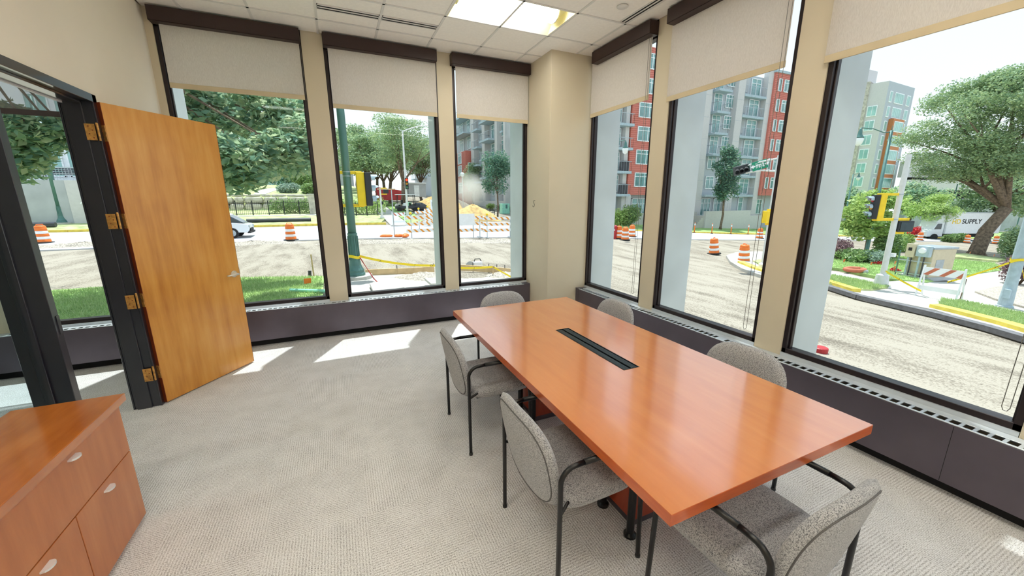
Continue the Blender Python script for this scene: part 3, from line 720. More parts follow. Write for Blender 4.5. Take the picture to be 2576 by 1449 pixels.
M['signg'] = plain('street_sign_green', (0, 140, 106), .5)
M['shrubm'] = leaf('shrub_leaves', [(98, 128, 84), (130, 160, 96), (156, 178, 112)])
M['lf_dark'] = leaf('dark_linden_leaves', [(110, 148, 132), (150, 182, 150), (180, 202, 164), (206, 212, 170)], .5)
M['lf_loc'] = leaf('honey_locust_leaves', [(120, 150, 122), (152, 178, 130), (178, 194, 140), (146, 174, 140)])
M['lf_light'] = leaf('light_green_leaves', [(146, 178, 108), (178, 204, 120), (198, 214, 134)])
M['lf_pine'] = leaf('bluish_green_leaves', [(74, 118, 106), (100, 146, 120), (134, 166, 130)])
M['lf_grey'] = leaf('silver_green_leaves', [(140, 160, 150), (170, 188, 170), (120, 150, 130)])
M['lf_purple'] = leaf('purple_shrub_leaves', [(120, 92, 100), (160, 126, 128), (92, 74, 80)])
M['fl_red'] = leaf('red_flowers', [(200, 30, 60), (220, 60, 40), (180, 20, 80)], .1)
M['lantern'] = plain('milky_lamp_glass', (236, 240, 240), .3, var=.01)
M['redlamp'] = emit('lit_red_signal', (255, 70, 40), 1.6)
M['amber'] = plain('amber_lens', (214, 150, 30), .3); M['glens'] = plain('green_lens', (60, 120, 90), .3)
M['tan2'] = plain('tan_cabinet_paint', (206, 192, 164), .55, var=.03)
M['plain_black'] = M['plastic']

# ---- ground
def terrain():
    xs_ = np.concatenate([np.arange(-90, -10, 4), np.arange(-10, 30, 1.0), np.arange(30, 60, 2), np.arange(60, 181, 6)])
    ys_ = np.concatenate([np.arange(-60, 0, 4), np.arange(0, 45, 1.0), np.arange(45, 80, 2.5), np.arange(80, 241, 8)])
    mb = MB(); nx, ny = len(xs_), len(ys_)
    for y in ys_:
        for x in xs_:
            z = zg(x, y)
            if y > 6.5 and x > -8: z += .025*math.sin(x*1.7+y*.6)*math.sin(y*2.3)
            mb.v.append((x, y, z))
    for j in range(ny-1):
        for i in range(nx-1):
            a = j*nx+i; mb.f.append((a, a+1, a+nx+1, a+nx))
    return mb
o = struct('ground', terrain(), 'dirt', smooth=True)
def patch(name, poly, mt, dz=.04, cell=2.0, fn=zg, th=.25, jit=0, parent=None):
    bm = bmesh.new(); vs = [bm.verts.new((p[0], p[1], 0)) for p in poly]; bm.faces.new(vs)
    x0, x1 = min(p[0] for p in poly), max(p[0] for p in poly); y0, y1 = min(p[1] for p in poly), max(p[1] for p in poly)
    def cuts(a, b_, ax):
        c = a+cell*.5; k = 0
        while c < b_ and k < 70:
            bmesh.ops.bisect_plane(bm, geom=bm.verts[:]+bm.edges[:]+bm.faces[:], plane_co=(c, 0, 0) if ax == 0 else (0, c, 0), plane_no=(1, 0, 0) if ax == 0 else (0, 1, 0)); k += 1
            c += max(cell, (b_-a)/60)
    cuts(x0, x1, 0); cuts(y0, y1, 1)
    bm.normal_update()
    for f in bm.faces:
        if f.normal.z < 0: f.normal_flip()
    be = [e_ for e_ in bm.edges if len(e_.link_faces) == 1]
    for v in bm.verts: v.co.z = fn(v.co.x, v.co.y)+dz+random.uniform(-jit, jit)
    r = bmesh.ops.extrude_edge_only(bm, edges=be)
    for g in r['geom']:
        if isinstance(g, bmesh.types.BMVert): g.co.z -= th
    bmesh.ops.recalc_face_normals(bm, faces=bm.faces)
    me = bpy.data.meshes.new(name); bm.to_mesh(me); bm.free(); me.materials.append(M[mt])
    o = bpy.data.objects.new(name, me); COL.objects.link(o)
    if parent is None: o['kind'] = 'structure'
    else: o.parent = parent
    return o
def gp(px): return [(G(u, v).x, G(u, v).y) for u, v in px]
patch('pavement', [(-90, 26.6), (12.5, 26.3), (20, 25.3), (28, 24), (60, 22.2), (120, 17), (120, 21), (60, 26), (41, 28), (34, 29.3), (24, 31), (22, 37), (8, 37), (4, 35.6), (-90, 36.6)], 'pave', .06)
patch('lawn', [(-60, 6.1), (-.45, 6.1), (-.55, 13.3), (-3, 14.2), (-60, 15)], 'grass', .05, 3)
patch('sidewalk', [(-.4, 6.1), (5.2, 6.1), (6.8, 9), (6.6, 12.2), (4.2, 12.4), (1.9, 13.0), (.2, 13.3), (-.42, 13.1)], 'conc', .06)
# far park slope on the left
rows = [(36.5, zg(0, 36.5)+.13), (46.5, Y(700, 541, 46.5).z), (52.6, Y(700, 528, 52.6).z), (53.4, Y(700, 492, 53.4).z), (75, Y(700, 474, 75).z), (95, Y(700, 467, 95).z), (170, Y(700, 467, 95).z+3)]
def hill(x, y):
    for (a, za), (b_, zb) in zip(rows, rows[1:]):
        if y <= b_: return za+(zb-za)*max(0, (y-a)/(b_-a))
    return rows[-1][1]
def hz(x, y): return hill(x, y)
patch('park_lawn', [(-90, 36.6), (3.6, 36.6), (4.3, 40), (4.3, 48), (4.0, 170), (-120, 170)], 'grass2', 0, 2.4, hz, 1.5)
cb = MB()
for k in range(40):
    x0 = -60+k*1.6; cb.box(x0, 36.35, zg(x0, 36.4)-.1, x0+1.58, 36.6, zg(x0, 36.4)+.16)
struct('curb', cb, 'ycurb')['kind'] = 'structure'
patch('sidewalk', [(-60, 45.2), (4.2, 45.2), (4.2, 46.4), (-60, 46.4)], 'conc', .03, 4, hz, .1)
sw = gp([(985, 571), (1029, 569), (1010, 553), (990, 537), (966, 517), (950, 506)]); sl = gp([(938, 507), (942, 520), (951, 541), (969, 555)])
patch('sidewalk', sw+sl, 'conc', .12, 3)
patch('lawn', gp([(1031, 569), (1066, 563), (1052, 549), (1030, 530), (1000, 512), (955, 505), (967, 516), (991, 536), (1011, 552)]), 'grass', .13, 3)
patch('lawn', [(24.5, 31.2), (34, 30), (41, 28.7), (60, 26.8), (66, 27), (66, 37), (24.5, 37.9)], 'grass', .12)
cb = MB()
for (a, b_) in zip([(24.3, 31), (34, 29.8), (41, 28.5), (60, 26.6)], [(34, 29.8), (41, 28.5), (60, 26.6), (90, 23.6)]):
    n_ = 8
    for k in range(n_):
        p = Vector((a[0]+(b_[0]-a[0])*k/n_, a[1]+(b_[1]-a[1])*k/n_, 0)); q = Vector((a[0]+(b_[0]-a[0])*(k+1)/n_, a[1]+(b_[1]-a[1])*(k+1)/n_, 0))
        p.z = zg(p.x, p.y)+.05; q.z = zg(q.x, q.y)+.05; cb.beam(p, q, .25, .22)
struct('curb', cb, 'ycurb')
# right-hand corner lawns and walks
patch('sidewalk', gp([(2060, 683), (2100, 688), (2225, 714), (2330, 704), (2420, 693), (2530, 683), (2700, 668), (2900, 800), (2700, 880), (2576, 855), (2350, 787), (2150, 745), (2060, 712)]), 'conc', .10, 2)
patch('lawn', gp([(2040, 655), (2110, 652), (2230, 648), (2350, 655), (2420, 659), (2500, 667), (2522, 684), (2415, 700), (2330, 717), (2228, 708), (2110, 682), (2060, 676)]), 'grass', .16, 2)
patch('lawn', gp([(2066, 697), (2105, 703), (2170, 716), (2237, 731), (2190, 738), (2140, 736), (2066, 717)]), 'grass2', .16, 1.5)
patch('lawn', gp([(2365, 764), (2420, 769), (2576, 803), (2700, 835), (2700, 872), (2576, 838), (2500, 816), (2358, 780)]), 'grass2', .16, 1.5)
patch('lawn', gp([(2335, 640), (2430, 641), (2530, 655), (2508, 660), (2420, 652), (2350, 646)]), 'grass2', .13, 2.5)
patch('lawn', [(62, 27), (90, 24.2), (150, 18), (150, 90), (62, 90)], 'grass', .12, 5)
patch('gravel_bed', gp([(2450, 742), (2500, 730), (2600, 722), (2700, 750), (2600, 790), (2500, 762)]), 'gravel', .17, 1.5)
def curb_line(px, mt, w=.2, h=.18):
    mb = MB(); pts = [G(u, v) for u, v in px]
    for a, b_ in zip(pts, pts[1:]):
        a = a.copy(); b_ = b_.copy(); a.z = zg(a.x, a.y)+.12; b_.z = zg(b_.x, b_.y)+.12; mb.beam(a, b_, w, h)
    struct('curb', mb, mt)
curb_line([(2040, 706), (2075, 716), (2110, 727), (2152, 741)], 'ycurb', .3, .2)
curb_line([(2346, 781), (2400, 794), (2460, 810), (2520, 826), (2576, 843), (2680, 875)], 'ycurb', .34, .2)
curb_line([(2040, 716), (2075, 727), (2160, 755), (2350, 800), (2480, 835), (2576, 864), (2680, 895)], 'asph', .25, .14)
# island with curved curb outside the middle right-hand window
isl = gp([(1826, 648), (1850, 640), (1900, 637), (1960, 640), (2010, 660), (2010, 720), (1960, 712), (1905, 697), (1865, 682), (1836, 664)])
patch('traffic_island', isl, 'conc', .14, 2)
patch('lawn', gp([(1893, 664), (1925, 658), (1990, 664), (1990, 700), (1930, 686)]), 'grass2', .2, 1.5)
curb_line([(1862, 668), (1895, 682), (1930, 694), (1990, 706)], 'ycurb', .3, .25)

# ---- plants
def leaves(cl, n, size, flat=.5, seed=0):
    """cl: array of clusters (x,y,z,rx,ry,rz) ; n leaves spread over them; each leaf a folded diamond of 2 triangles."""
    rg = np.random.RandomState(seed); cl = np.array(cl, float); w = cl[:, 3]*cl[:, 4]*cl[:, 5]; w = w**.67; w /= w.sum()
    k = rg.choice(len(cl), n, p=w); d = rg.normal(size=(n, 3)); d /= np.linalg.norm(d, axis=1)[:, None]; d *= (rg.uniform(.02, 1, (n, 1)))**.5*1.15
    c = cl[k, :3]+d*cl[k, 3:6]
    a = rg.normal(size=(n, 3)); a[:, 2] *= flat; a /= np.linalg.norm(a, axis=1)[:, None]
    b_ = rg.normal(size=(n, 3)); b_[:, 2] *= flat; b_ -= a*(b_*a).sum(1)[:, None]; b_ /= np.linalg.norm(b_, axis=1)[:, None]
    s_ = size*rg.uniform(.6, 1.3, (n, 1)); nrm = np.cross(a, b_)
    V = np.empty((n, 4, 3)); V[:, 0] = c-a*s_; V[:, 1] = c+b_*s_*.5+nrm*s_*.2; V[:, 2] = c+a*s_; V[:, 3] = c-b_*s_*.5+nrm*s_*.15
    return V
def leaf_mesh(name, V, mt, parent, off=(0, 0, 0)):
    n = len(V); me = bpy.data.meshes.new(name); V = V-np.array(off)
    me.vertices.add(n*4); me.vertices.foreach_set('co', V.reshape(-1).astype(np.float32))
    me.loops.add(n*6); idx = (np.arange(n)[:, None]*4+np.array([0, 1, 2, 0, 2, 3])).reshape(-1); me.loops.foreach_set('vertex_index', idx.astype(np.int32))
    me.polygons.add(n*2); me.polygons.foreach_set('loop_start', np.arange(0, n*6, 3).astype(np.int32)); me.polygons.foreach_set('loop_total', np.full(n*2, 3, np.int32))
    me.update(calc_edges=True); me.materials.append(M[mt]); o = bpy.data.objects.new(name, me); COL.objects.link(o); o.parent = parent; o['kind'] = 'stuff'; return o
def tree(name, label, base, H, R, tr, mt, n, size, cz=None, rz=None, clump=26, cs=.3, group=None, lean=(0, 0), fork=.35, flat=.5, hollow=.35, cr_off=(0, 0), seed=1, cat='tree', lowcut=None):
    rg = random.Random(seed); base = Vector(base); t = thing(name, tuple(base), label, cat, group)
    cz = cz if cz is not None else H*.66; rz = rz if rz is not None else H*.36
    cen = base+Vector((lean[0]+cr_off[0], lean[1]+cr_off[1], cz))
    tips = []; cl = []
    for k in range(clump):
        a = rg.uniform(0, 2*math.pi); q = rg.uniform(-.85, 1); rr = math.sqrt(max(0, 1-q*q))*rg.uniform(hollow, 1)
        p = cen+Vector((math.cos(a)*rr*R*.85, math.sin(a)*rr*R*.85, q*rz*.85))
        if lowcut is not None and p.z < lowcut: p.z = lowcut+rg.uniform(0, .6)
        tips.append(p); f = rg.uniform(.7, 1.3); cl.append((p.x, p.y, p.z, R*cs*f, R*cs*f, rz*cs*f*.75))
    trk = MB(); fk = base+Vector((lean[0]*.6, lean[1]*.6, H*fork))
    mid = (base+fk)/2+Vector((rg.uniform(-.03, .03)*H, rg.uniform(-.03, .03)*H, 0))
    trk.tube([base-Vector((0, 0, .15)), base+Vector((0, 0, .02*H)), mid, fk], [tr*1.6, tr*1.12, tr, tr*.85], 10)
    trk.build('trunk', 'bark', t, smooth=True)
    nb = min(len(tips), 9); bs = MB()
    for k in range(nb):
        p = tips[k]; m1 = fk.lerp(p, .45)+Vector((rg.uniform(-.06, .06)*R, rg.uniform(-.06, .06)*R, .06*rz))
        bs.tube([fk-Vector((0, 0, .1)), m1, p], [tr*.55, tr*.3, tr*.08], 6)
        for j in range(2):
            q = tips[(k*2+j+nb) % len(tips)]
            if (q-m1).length < R*1.1: bs.tube([m1, m1.lerp(q, .5)+Vector((0, 0, .04*rz)), q], [tr*.24, tr*.14, tr*.05], 5)
    bo = bs.build('branches', 'bark', t, smooth=True); bo['kind'] = 'stuff'
    leaf_mesh('foliage', leaves(cl, n, size, flat, seed), mt, t, base)
    return t
def shrub(name, label, base, w, d, h, mt, n, size, group=None, seed=3, cat='shrub', lumps=7, box=False):
    rg = random.Random(seed); base = Vector(base); t = thing(name, tuple(base), label, cat, group); cl = []
    for k in range(lumps):
        if box: x = (k+.5)/lumps-.5; cl.append((base.x+x*w, base.y, base.z+h*.48, w/lumps*.75, d*.5, h*.5))
        else: cl.append((base.x+rg.uniform(-.3, .3)*w, base.y+rg.uniform(-.3, .3)*d, base.z+h*rg.uniform(.35, .65), w*.3, d*.3, h*.38))
    st = MB()
    for k in range(4): c_ = cl[k % len(cl)]; st.tube([base+Vector((rg.uniform(-.05, .05)*w, 0, -.05)), (c_[0], c_[1], c_[2])], [.02+.01*h, .008], 5)
    o_ = st.build('stems', 'bark', t); o_['kind'] = 'stuff'
    leaf_mesh('foliage', leaves(cl, n, size, .8, seed), mt, t, base); return t

# ---- work-zone furniture (prototypes made once, then copied)
def make_drum():
    r = thing('traffic_drum', (0, 0, 0), 'x', 'traffic drum', 'orange and white traffic drums')
    MB().lathe([(.40, 0), (.42, .03), (.40, .075), (.30, .09)], n=16).build('rubber_base', 'rubber', r)
    zs = [.06, .24, .24, .39, .39, .55, .55, .70, .70, .86]
    body = MB(); rad = lambda z: .30-.07*(z-.06)/.86
    def band(z0, z1, i): return MB().lathe([(rad(z0)-.012*(i), z0), (rad(z0), z0+.01), (rad(z1)+.0, z1-.01), (rad(z1)-.012, z1)], n=20)
    b0 = band(.06, .24, 0).build('drum_body', 'orange', r, smooth=True)
    for i, (z0, z1) in enumerate([(.24, .39), (.39, .55), (.55, .70), (.70, .90)]):
        o = band(z0, z1, 1).build('reflective_band' if i % 2 == 0 else 'orange_band', 'owhite' if i % 2 == 0 else 'orange', r, smooth=True)
    MB().lathe([(.23, .90), (.225, .95), (.19, .99), (.10, 1.0)], n=20).build('cap', 'orange', r, smooth=True)
    MB().tube([(-.15, 0, .98), (-.12, 0, 1.06), (.12, 0, 1.06), (.15, 0, .98)], .02, 6).build('handle', 'orange', r); return r
dr0 = make_drum()
drums = [((733, 606), 0, 'orange and white traffic drum on the far road edge, seen past the open door leaf'),
 ((112, 613), 0, 'orange and white traffic drum seen through the doorway'),
 ((1556, 601), 0, 'left rear drum of the three beside the red hydrant'), ((1572, 605), 0, 'middle drum of the three by the hydrant, nearest to us'),
 ((1589, 597), 0, 'right drum of the three by the hydrant, standing apart'), ((1796, 640), .04, 'tilted drum with yellow tape tied on it, alone on the gravel road'),
 ((1870, 661), .03, 'drum with yellow tape on the curved traffic island'), ((1910, 601), 0, 'drum at the far kerb below the street sign pole'),
 ((2313, 606), 0, 'small distant drum in front of the parked white car'), ((2431, 612), 0, 'small distant drum just left of the big tree trunk'),
 ((2503, 614), 0, 'small distant drum right of the big tree trunk'), ((2563, 617), 0, 'small distant drum at the right edge of the photo')]
for k, ((u, v), tl, lb) in enumerate(drums):
    p = G(u, v); c = dr0 if k == 0 else copy_tree(dr0); put(c, (p.x, p.y, p.z+.02), k*.7, lb); c.rotation_euler = (tl*2, tl, k*.7)
def tape(name, pts, w, mt, label, cat='caution tape', group=None, sag=.25):
    mb = MB(); P_ = []
    for a, b_ in zip(pts, pts[1:]):
        a = Vector(a); b_ = Vector(b_); n_ = 10
        for i in range(n_+(1 if b_ is pts[-1] else 0)):
            f = i/n_; p = a.lerp(b_, f); p.z -= sag*4*f*(1-f)*(a-b_).length*.1; P_.append(p)
    P_.append(Vector(pts[-1])); o_ = []
    for i, p in enumerate(P_):
        tw = math.sin(i*.9)*.3; d = Vector((math.sin(tw)*.4, math.sin(tw)*.4, 1)).normalized()*w/2; mb.v += [tuple(p-d), tuple(p+d)]
    for i in range(len(P_)-1): mb.f.append((2*i, 2*i+2, 2*i+3, 2*i+1))
    loc = P_[0]; o = mb.build(name, mt, None, off=tuple(loc)); o.location = loc
    md = o.modifiers.new('t', 'SOLIDIFY'); md.thickness = .003; tag(o, label, cat, group); return o
def mk_tape_mat():
    m = N('printed_caution_tape'); b = m.bsdf(.5); v = m.coord(); n_ = m.noise(v, 7, 2)
    m.l(m.ramp(n_, [(.0, (240, 206, 30)), (.62, (246, 214, 40)), (.66, (90, 70, 20)), (.72, (246, 214, 40))]), b.inputs['Base Color']); return m.m
M['tape'] = mk_tape_mat(); M['rtape'] = plain('red_tape', (206, 60, 56), .5, var=.2, vs=6)

def stripe_rail(mb_w, mb_o, L, h, y, z, sgn=1, st=.42):
    """white board with orange diagonal stripes, both real plates"""
    mb_w.box(-L/2, y-.012, z, L/2, y+.012, z+h)
    x = -L/2+.03
    while x < L/2-.2:
        s = h*sgn; a0 = x+(s if sgn > 0 else 0); q = [(x+h, z+.002), (x+h+.15, z+.002), (x+.15, z+h-.002), (x, z+h-.002)]
        q = q if sgn > 0 else [(q[3][0], q[0][1]), (q[2][0], q[1][1]), (q[1][0], q[2][1]), (q[0][0], q[3][1])]
        q = [(min(max(px, -L/2+.005), L/2-.005), pz) for px, pz in q]
        mb_o.add([(a, y-.0155, c) for a, c in q]+[(a, y-.011, c) for a, c in q], [(0, 1, 2, 3), (7, 6, 5, 4), (0, 4, 5, 1), (1, 5, 6, 2), (2, 6, 7, 3), (3, 7, 4, 0)]); x += st
def make_barricade(L=2.44):
    r = thing('road_barricade', (0, 0, 0), 'x', 'barricade', 'striped three-rail road barricades')
    for k, z in enumerate((.45, .88, 1.30)):
        w_, o_ = MB(), MB(); stripe_rail(w_, o_, L, .20, -.04, z); rl = w_.build('rail', 'owhite', r); so = o_.build('stripes', 'amborange', rl); so['kind'] = 'stuff'
    for x in (-L*.36, L*.36):
        MB().box(x-.022, -.028, .03, x+.022, .02, 1.52).build('upright', 'bgrey', r); MB().box(x-.03, -.5, 0, x+.03, .5, .05).build('foot', 'bgrey', r)
    lt = MB().ball((-L*.36, 0, 1.68), .09, .06, .09, 14, 10).build('warning_light', 'yellow', r, smooth=True); MB().box(-L*.36-.05, -.04, 1.5, -L*.36+.05, .04, 1.6).build('lamp_base', 'bgrey', lt)
    return r
bc0 = make_barricade()
def at_bar(u0, v0, u1, v1):
    a = G(u0, v0); b_ = G(u1, v1); m_ = (a+b_)/2; return m_, math.atan2(b_.y-a.y, b_.x-a.x)
for k, (u0, v0, u1, v1, lb, dy) in enumerate([(1040, 603, 1098, 602, 'striped barricade at the left end of the front row, right of the sandbags', 0),
        (1150, 601, 1207, 600, 'striped barricade in the front row under the sand pile', 0), (1227, 600, 1282, 600, 'striped barricade at the right end of the front row, in the narrow window', 0),
        (1062, 578, 1100, 577, 'striped barricade standing behind the front row, on the left', 0), (1085, 569, 1115, 568, 'rearmost striped barricade, partly hidden by the window post', 0)]):
    m_, a = at_bar(u0, v0, u1, v1); c = bc0 if k == 0 else copy_tree(bc0); put(c, (m_.x, m_.y, zg(m_.x, m_.y)+.06), a, lb)
# white sign panels behind the barricades
p = G(1180, 603); t = thing('road_sign_panel', (p.x, p.y+.6, p.z), 'blank white sign panel fixed behind the striped barricade below the sand pile', 'sign')
MB().box(p.x-.62, p.y+.55, p.z+.95, p.x+.62, p.y+.57, p.z+1.75).build('panel', 'owhite', t); MB().box(p.x-.55, p.y+.58, p.z+.02, p.x-.50, p.y+.62, p.z+1.7).build('leg', 'bgrey', t); MB().box(p.x+.50, p.y+.58, p.z+.02, p.x+.55, p.y+.62, p.z+1.7).build('leg', 'bgrey', t)
def text(name, s, loc, size, mt, rz, parent, ext_=.004, sx=1, tilt=math.pi/2, ry=0):
    c = bpy.data.curves.new(name, 'FONT'); c.body = s; c.size = size; c.extrude = ext_; c.offset = .012; c.align_x = 'CENTER'; c.align_y = 'CENTER'
    o = bpy.data.objects.new(name, c); COL.objects.link(o)
    r = parent
    while r and r.parent: r = r.parent
    off = Vector(r['_o']) if r is not None else Vector((0, 0, 0))
    dg = bpy.context.evaluated_depsgraph_get(); me = bpy.data.meshes.new_from_object(o.evaluated_get(dg)); bpy.data.objects.remove(o); me.materials.clear(); me.materials.append(M[mt]); o = bpy.data.objects.new(name, me); COL.objects.link(o); o['kind'] = 'stuff'
    o.parent = parent; o.location = Vector(loc)-off; o.rotation_euler = (tilt, ry, rz); o.scale = (sx, 1, 1); return o
p = G(1100, 578); t = thing('road_sign', (p.x, p.y+.3, p.z), 'white road closure sign above the left rear barricade, only its first letter showing', 'sign')
MB().box(p.x-.4, p.y+.34, p.z+1.75, p.x+.8, p.y+.36, p.z+2.5).build('panel', 'owhite', t); MB().box(p.x+.1, p.y+.36, p.z, p.x+.15, p.y+.4, p.z+2.4).build('post', 'bgrey', t)
text('lettering', 'R', (p.x-.16, p.y+.335, p.z+2.1), .5, 'rubber', 0, t)
# A-frame barricades
def make_aframe(W_=1.1, H_=1.1, sgn=-1):
    r = thing('a_frame_barricade', (0, 0, 0), 'x', 'barricade', 'small folding A-frame barricades')
    w_, o_ = MB(), MB(); stripe_rail(w_, o_, W_, .28, -.02, H_-.3, sgn); rl = w_.build('rail', 'owhite', r); o_.build('stripes', 'clay', rl)['kind'] = 'stuff'
    MB().box(-W_/2, -.12, H_*.22, W_/2, -.1, H_*.22+.16).build('lower_rail', 'owhite', r)
    for x in (-W_/2+.03, W_/2-.03):
        MB().beam((x, -.005, H_+.05), (x, -.22, 0), .045, .03, (0, 1, 0)).build('leg', 'owhite', r); MB().beam((x, .005, H_+.05), (x, .28, 0), .045, .03, (0, 1, 0)).build('leg', 'owhite', r)
    return r
af = make_aframe(); a = G(2325, 752); b_ = G(2388, 764); m_ = (a+b_)/2
put(af, (m_.x, m_.y, zg(m_.x, m_.y)+.12), math.atan2(b_.y-a.y, b_.x-a.x), 'folding A-frame barricade on the right-hand sidewalk, between the cabinet and the grey pole')
a2 = make_aframe(1.1, 1.1, 1); a2['label'] = 'y'; p = G(1004, 570); put(a2, (p.x, p.y, p.z+.12), -.25, 'small A-frame barricade on the far sidewalk left of the road barricades')
# delineator posts
dp = thing('delineator_post', (0, 0, 0), 'x', 'delineator post', 'orange delineator posts along the far kerb')
MB().lathe([(.05, 0), (.05, 1.0), (.03, 1.08)], n=10).build('post', 'orange', dp, smooth=True); MB().lathe([(.053, .78), (.053, .98)], n=10).build('reflector', 'owhite', dp); MB().lathe([(.13, 0), (.13, .03), (.05, .05)], n=12).build('foot', 'rubber', dp)
for k, (u, v, lb) in enumerate([(1746, 587, 'first orange delineator post from the left along the far kerb'), (1790, 589, 'second orange delineator post from the left along the far kerb, left of the small tree'), (1838, 590, 'third orange delineator post from the left, right of the small tree trunk'), (1881, 591, 'fourth orange delineator post from the left, nearest the far drum')]):
    p = G(u, v); c = dp if k == 0 else copy_tree(dp); put(c, (p.x, p.y, p.z+.06), 0, lb)
# pin flags
def pin_flag(u, v, lb, h=.35, s=1, z0=.05):
    p = G(u, v); t = thing('marker_flag', (p.x, p.y, p.z+z0), lb, 'marker flag', 'small orange marker flags')
    b0 = (p.x, p.y, p.z+z0); MB().tube([b0, (p.x, p.y, p.z+z0+h)], .004*s, 5).build('wire', 'bgrey', t)
    z1 = p.z+z0+h; MB().add([(p.x, p.y, z1-.1*s), (p.x+.12*s, p.y+.02, z1-.09*s), (p.x+.13*s, p.y, z1), (p.x, p.y, z1), (p.x, p.y+.003, z1-.1*s), (p.x+.12*s, p.y+.023, z1-.09*s), (p.x+.13*s, p.y+.003, z1), (p.x, p.y+.003, z1)], [(0, 1, 2, 3), (7, 6, 5, 4), (0, 4, 5, 1), (1, 5, 6, 2), (2, 6, 7, 3)]).build('flag', 'orange', t)
pin_flag(766, 725, 'orange marker flag on the near lawn outside the front window', .22, 1.5)
for u, v, lb in [(2186, 680, 'orange marker flag on the corner lawn in front of the leafy plants'), (2246, 677, 'orange marker flag left of the tan utility cabinet'), (2244, 692, 'orange marker flag on the lawn nearest the pale signal pole'), (2118, 672, 'orange marker flag at the left end of the corner lawn'), (2436, 648, 'orange marker flag at the foot of the big tree'), (2496, 655, 'orange marker flag on the strip of grass right of the big tree'), (2394, 653, 'orange marker flag on the strip of grass left of the big tree')]:
    pin_flag(u, v, lb, .3, 1.8, .16)
# ---- poles, lamps and signals
def lamp_post(name, label, p, H, base_r=.26, r0=.11, r1=.07, bh=1.35, mt='greenp', pad=True):
    t = thing(name, tuple(p), label, 'lamp post', 'green street lamp posts'); x, y, z = p
    if pad: MB().lathe([(base_r*1.9, -.3), (base_r*1.9, .12)], (x, y, z-.02), 20).build('concrete_footing', 'conc', t); z += .1
    MB().lathe([(base_r*1.1, 0), (base_r*1.1, .06), (base_r, .1), (base_r*1.0, .17), (base_r*.84, .24), (base_r*.72, .32), (base_r*.6, .5), (base_r*.5, bh-.08), (base_r*.56, bh-.05), (base_r*.56, bh)], (x, y, z), 20).build('fluted_base', mt, t)
    fl = MB()
    for k in range(14):
        a = 2*math.pi*k/14; fl.tube([(x+math.cos(a)*base_r*.62, y+math.sin(a)*base_r*.62, z+.48), (x+math.cos(a)*base_r*.56, y+math.sin(a)*base_r*.56, z+bh-.08)], .012, 5)
    fl.build('flutes', mt, t)['kind'] = 'stuff'
    MB().lathe([(r0, bh-.05), (r1, H)], (x, y, z), 16).build('shaft', mt, t, smooth=True)
    return t
def sig_head(par, c, R, n=3, back='rubber', face=None, lit=None, s=1.0, body='plastic'):
    """c: centre; R columns = right, facing(out), up"""
    h = MB().obox(c, .34*s, .22*s, (.36*n+.05)*s, R); q = h.build('signal_housing', body, par, bevel=.02)
    for k in range(n):
        zc = ((n-1)/2-k)*.36*s; cc = Vector(c)+R @ Vector((0, .12*s, zc)); v = MB(); m_ = 12; o_ = 0
        for hh, rr in ((0, .145*s), (.24*s, .15*s)):
            for j in range(m_+1):
                a = math.radians(-20)+math.radians(220)*j/m_; v.v.append(tuple(cc+R @ Vector((rr*math.cos(a), hh*(1 if 2 < j < m_-2 else .55), rr*math.sin(a)))))
        for j in range(m_): v.f.append((j, j+1, m_+2+j, m_+1+j))
        vo = v.build('visor', 'bgrey' if body == 'yellowgrey' else ('slab' if face == 'greyvisor' else 'rubber'), q); md = vo.modifiers.new('s', 'SOLIDIFY'); md.thickness = .008
        ln = MB(); o_ = len(ln.v); m2 = 14
        for hh, rr in ((0, .13*s), (.03*s, .10*s)):
            for j in range(m2): a = 2*math.pi*j/m2; ln.v.append(tuple(cc+R @ Vector((rr*math.cos(a), hh, rr*math.sin(a)))))
        for j in range(m2): ln.f.append((j, (j+1) % m2, m2+(j+1) % m2, m2+j))
        ln.f.append(tuple(range(m2, 2*m2))); ln.build('signal_lens', ('redlamp' if lit == k else ['hydr', 'amber', 'glens'][k % 3]), q)
    return q
def frameR(face_xy):
    f = Vector((face_xy[0], face_xy[1], 0)).normalized(); r = Vector((f.y, -f.x, 0)); return Matrix((r, f, Vector((0, 0, 1)))).transposed()
# near lamp post with yellow signal bracket in the middle front window
p = G(897, 703); PL = Vector((p.x, p.y, zg(p.x, p.y)+.04))
t = lamp_post('street_lamp_post', 'tall green lamp post with fluted base and yellow signal bracket', PL, 9.2, .25, .12, .085, 1.3)
def onY(u, v): return Y(u, v, PL.y)
a1, a2 = onY(905, 435), onY(905, 517); b1, b2 = onY(858, 436), onY(862, 517)
br = MB(); br.beam((PL.x-.62, PL.y, a1.z), (PL.x+.42, PL.y, a1.z), .07, .09); br.beam((PL.x-.62, PL.y, a2.z), (PL.x+.42, PL.y, a2.z), .07, .09)
bo = br.build('bracket', 'yellow', t, bevel=.01)
MB().box(a1.x-.12, PL.y-.12, a2.z-.02, a1.x+.12, PL.y+.12, a1.z+.02).build('signal_back', 'yellow', t, bevel=.02)
MB().box(PL.x-.66, PL.y-.1, b2.z-.02, PL.x-.56, PL.y+.1, b1.z+.02).build('signal_back', 'yellow', t, bevel=.02)
sig_head(t, (a1.x+.17, PL.y, (a1.z+a2.z)/2), frameR((1, .25)), 3, s=.86, face='greyvisor')
for zz in (a1.z+.02, a1.z-.1, a2.z+.02, a2.z-.09): MB().lathe([(.115, -.012), (.115, .012)], (PL.x, PL.y, zz), 16).build('clamp_band', 'bgrey', t)
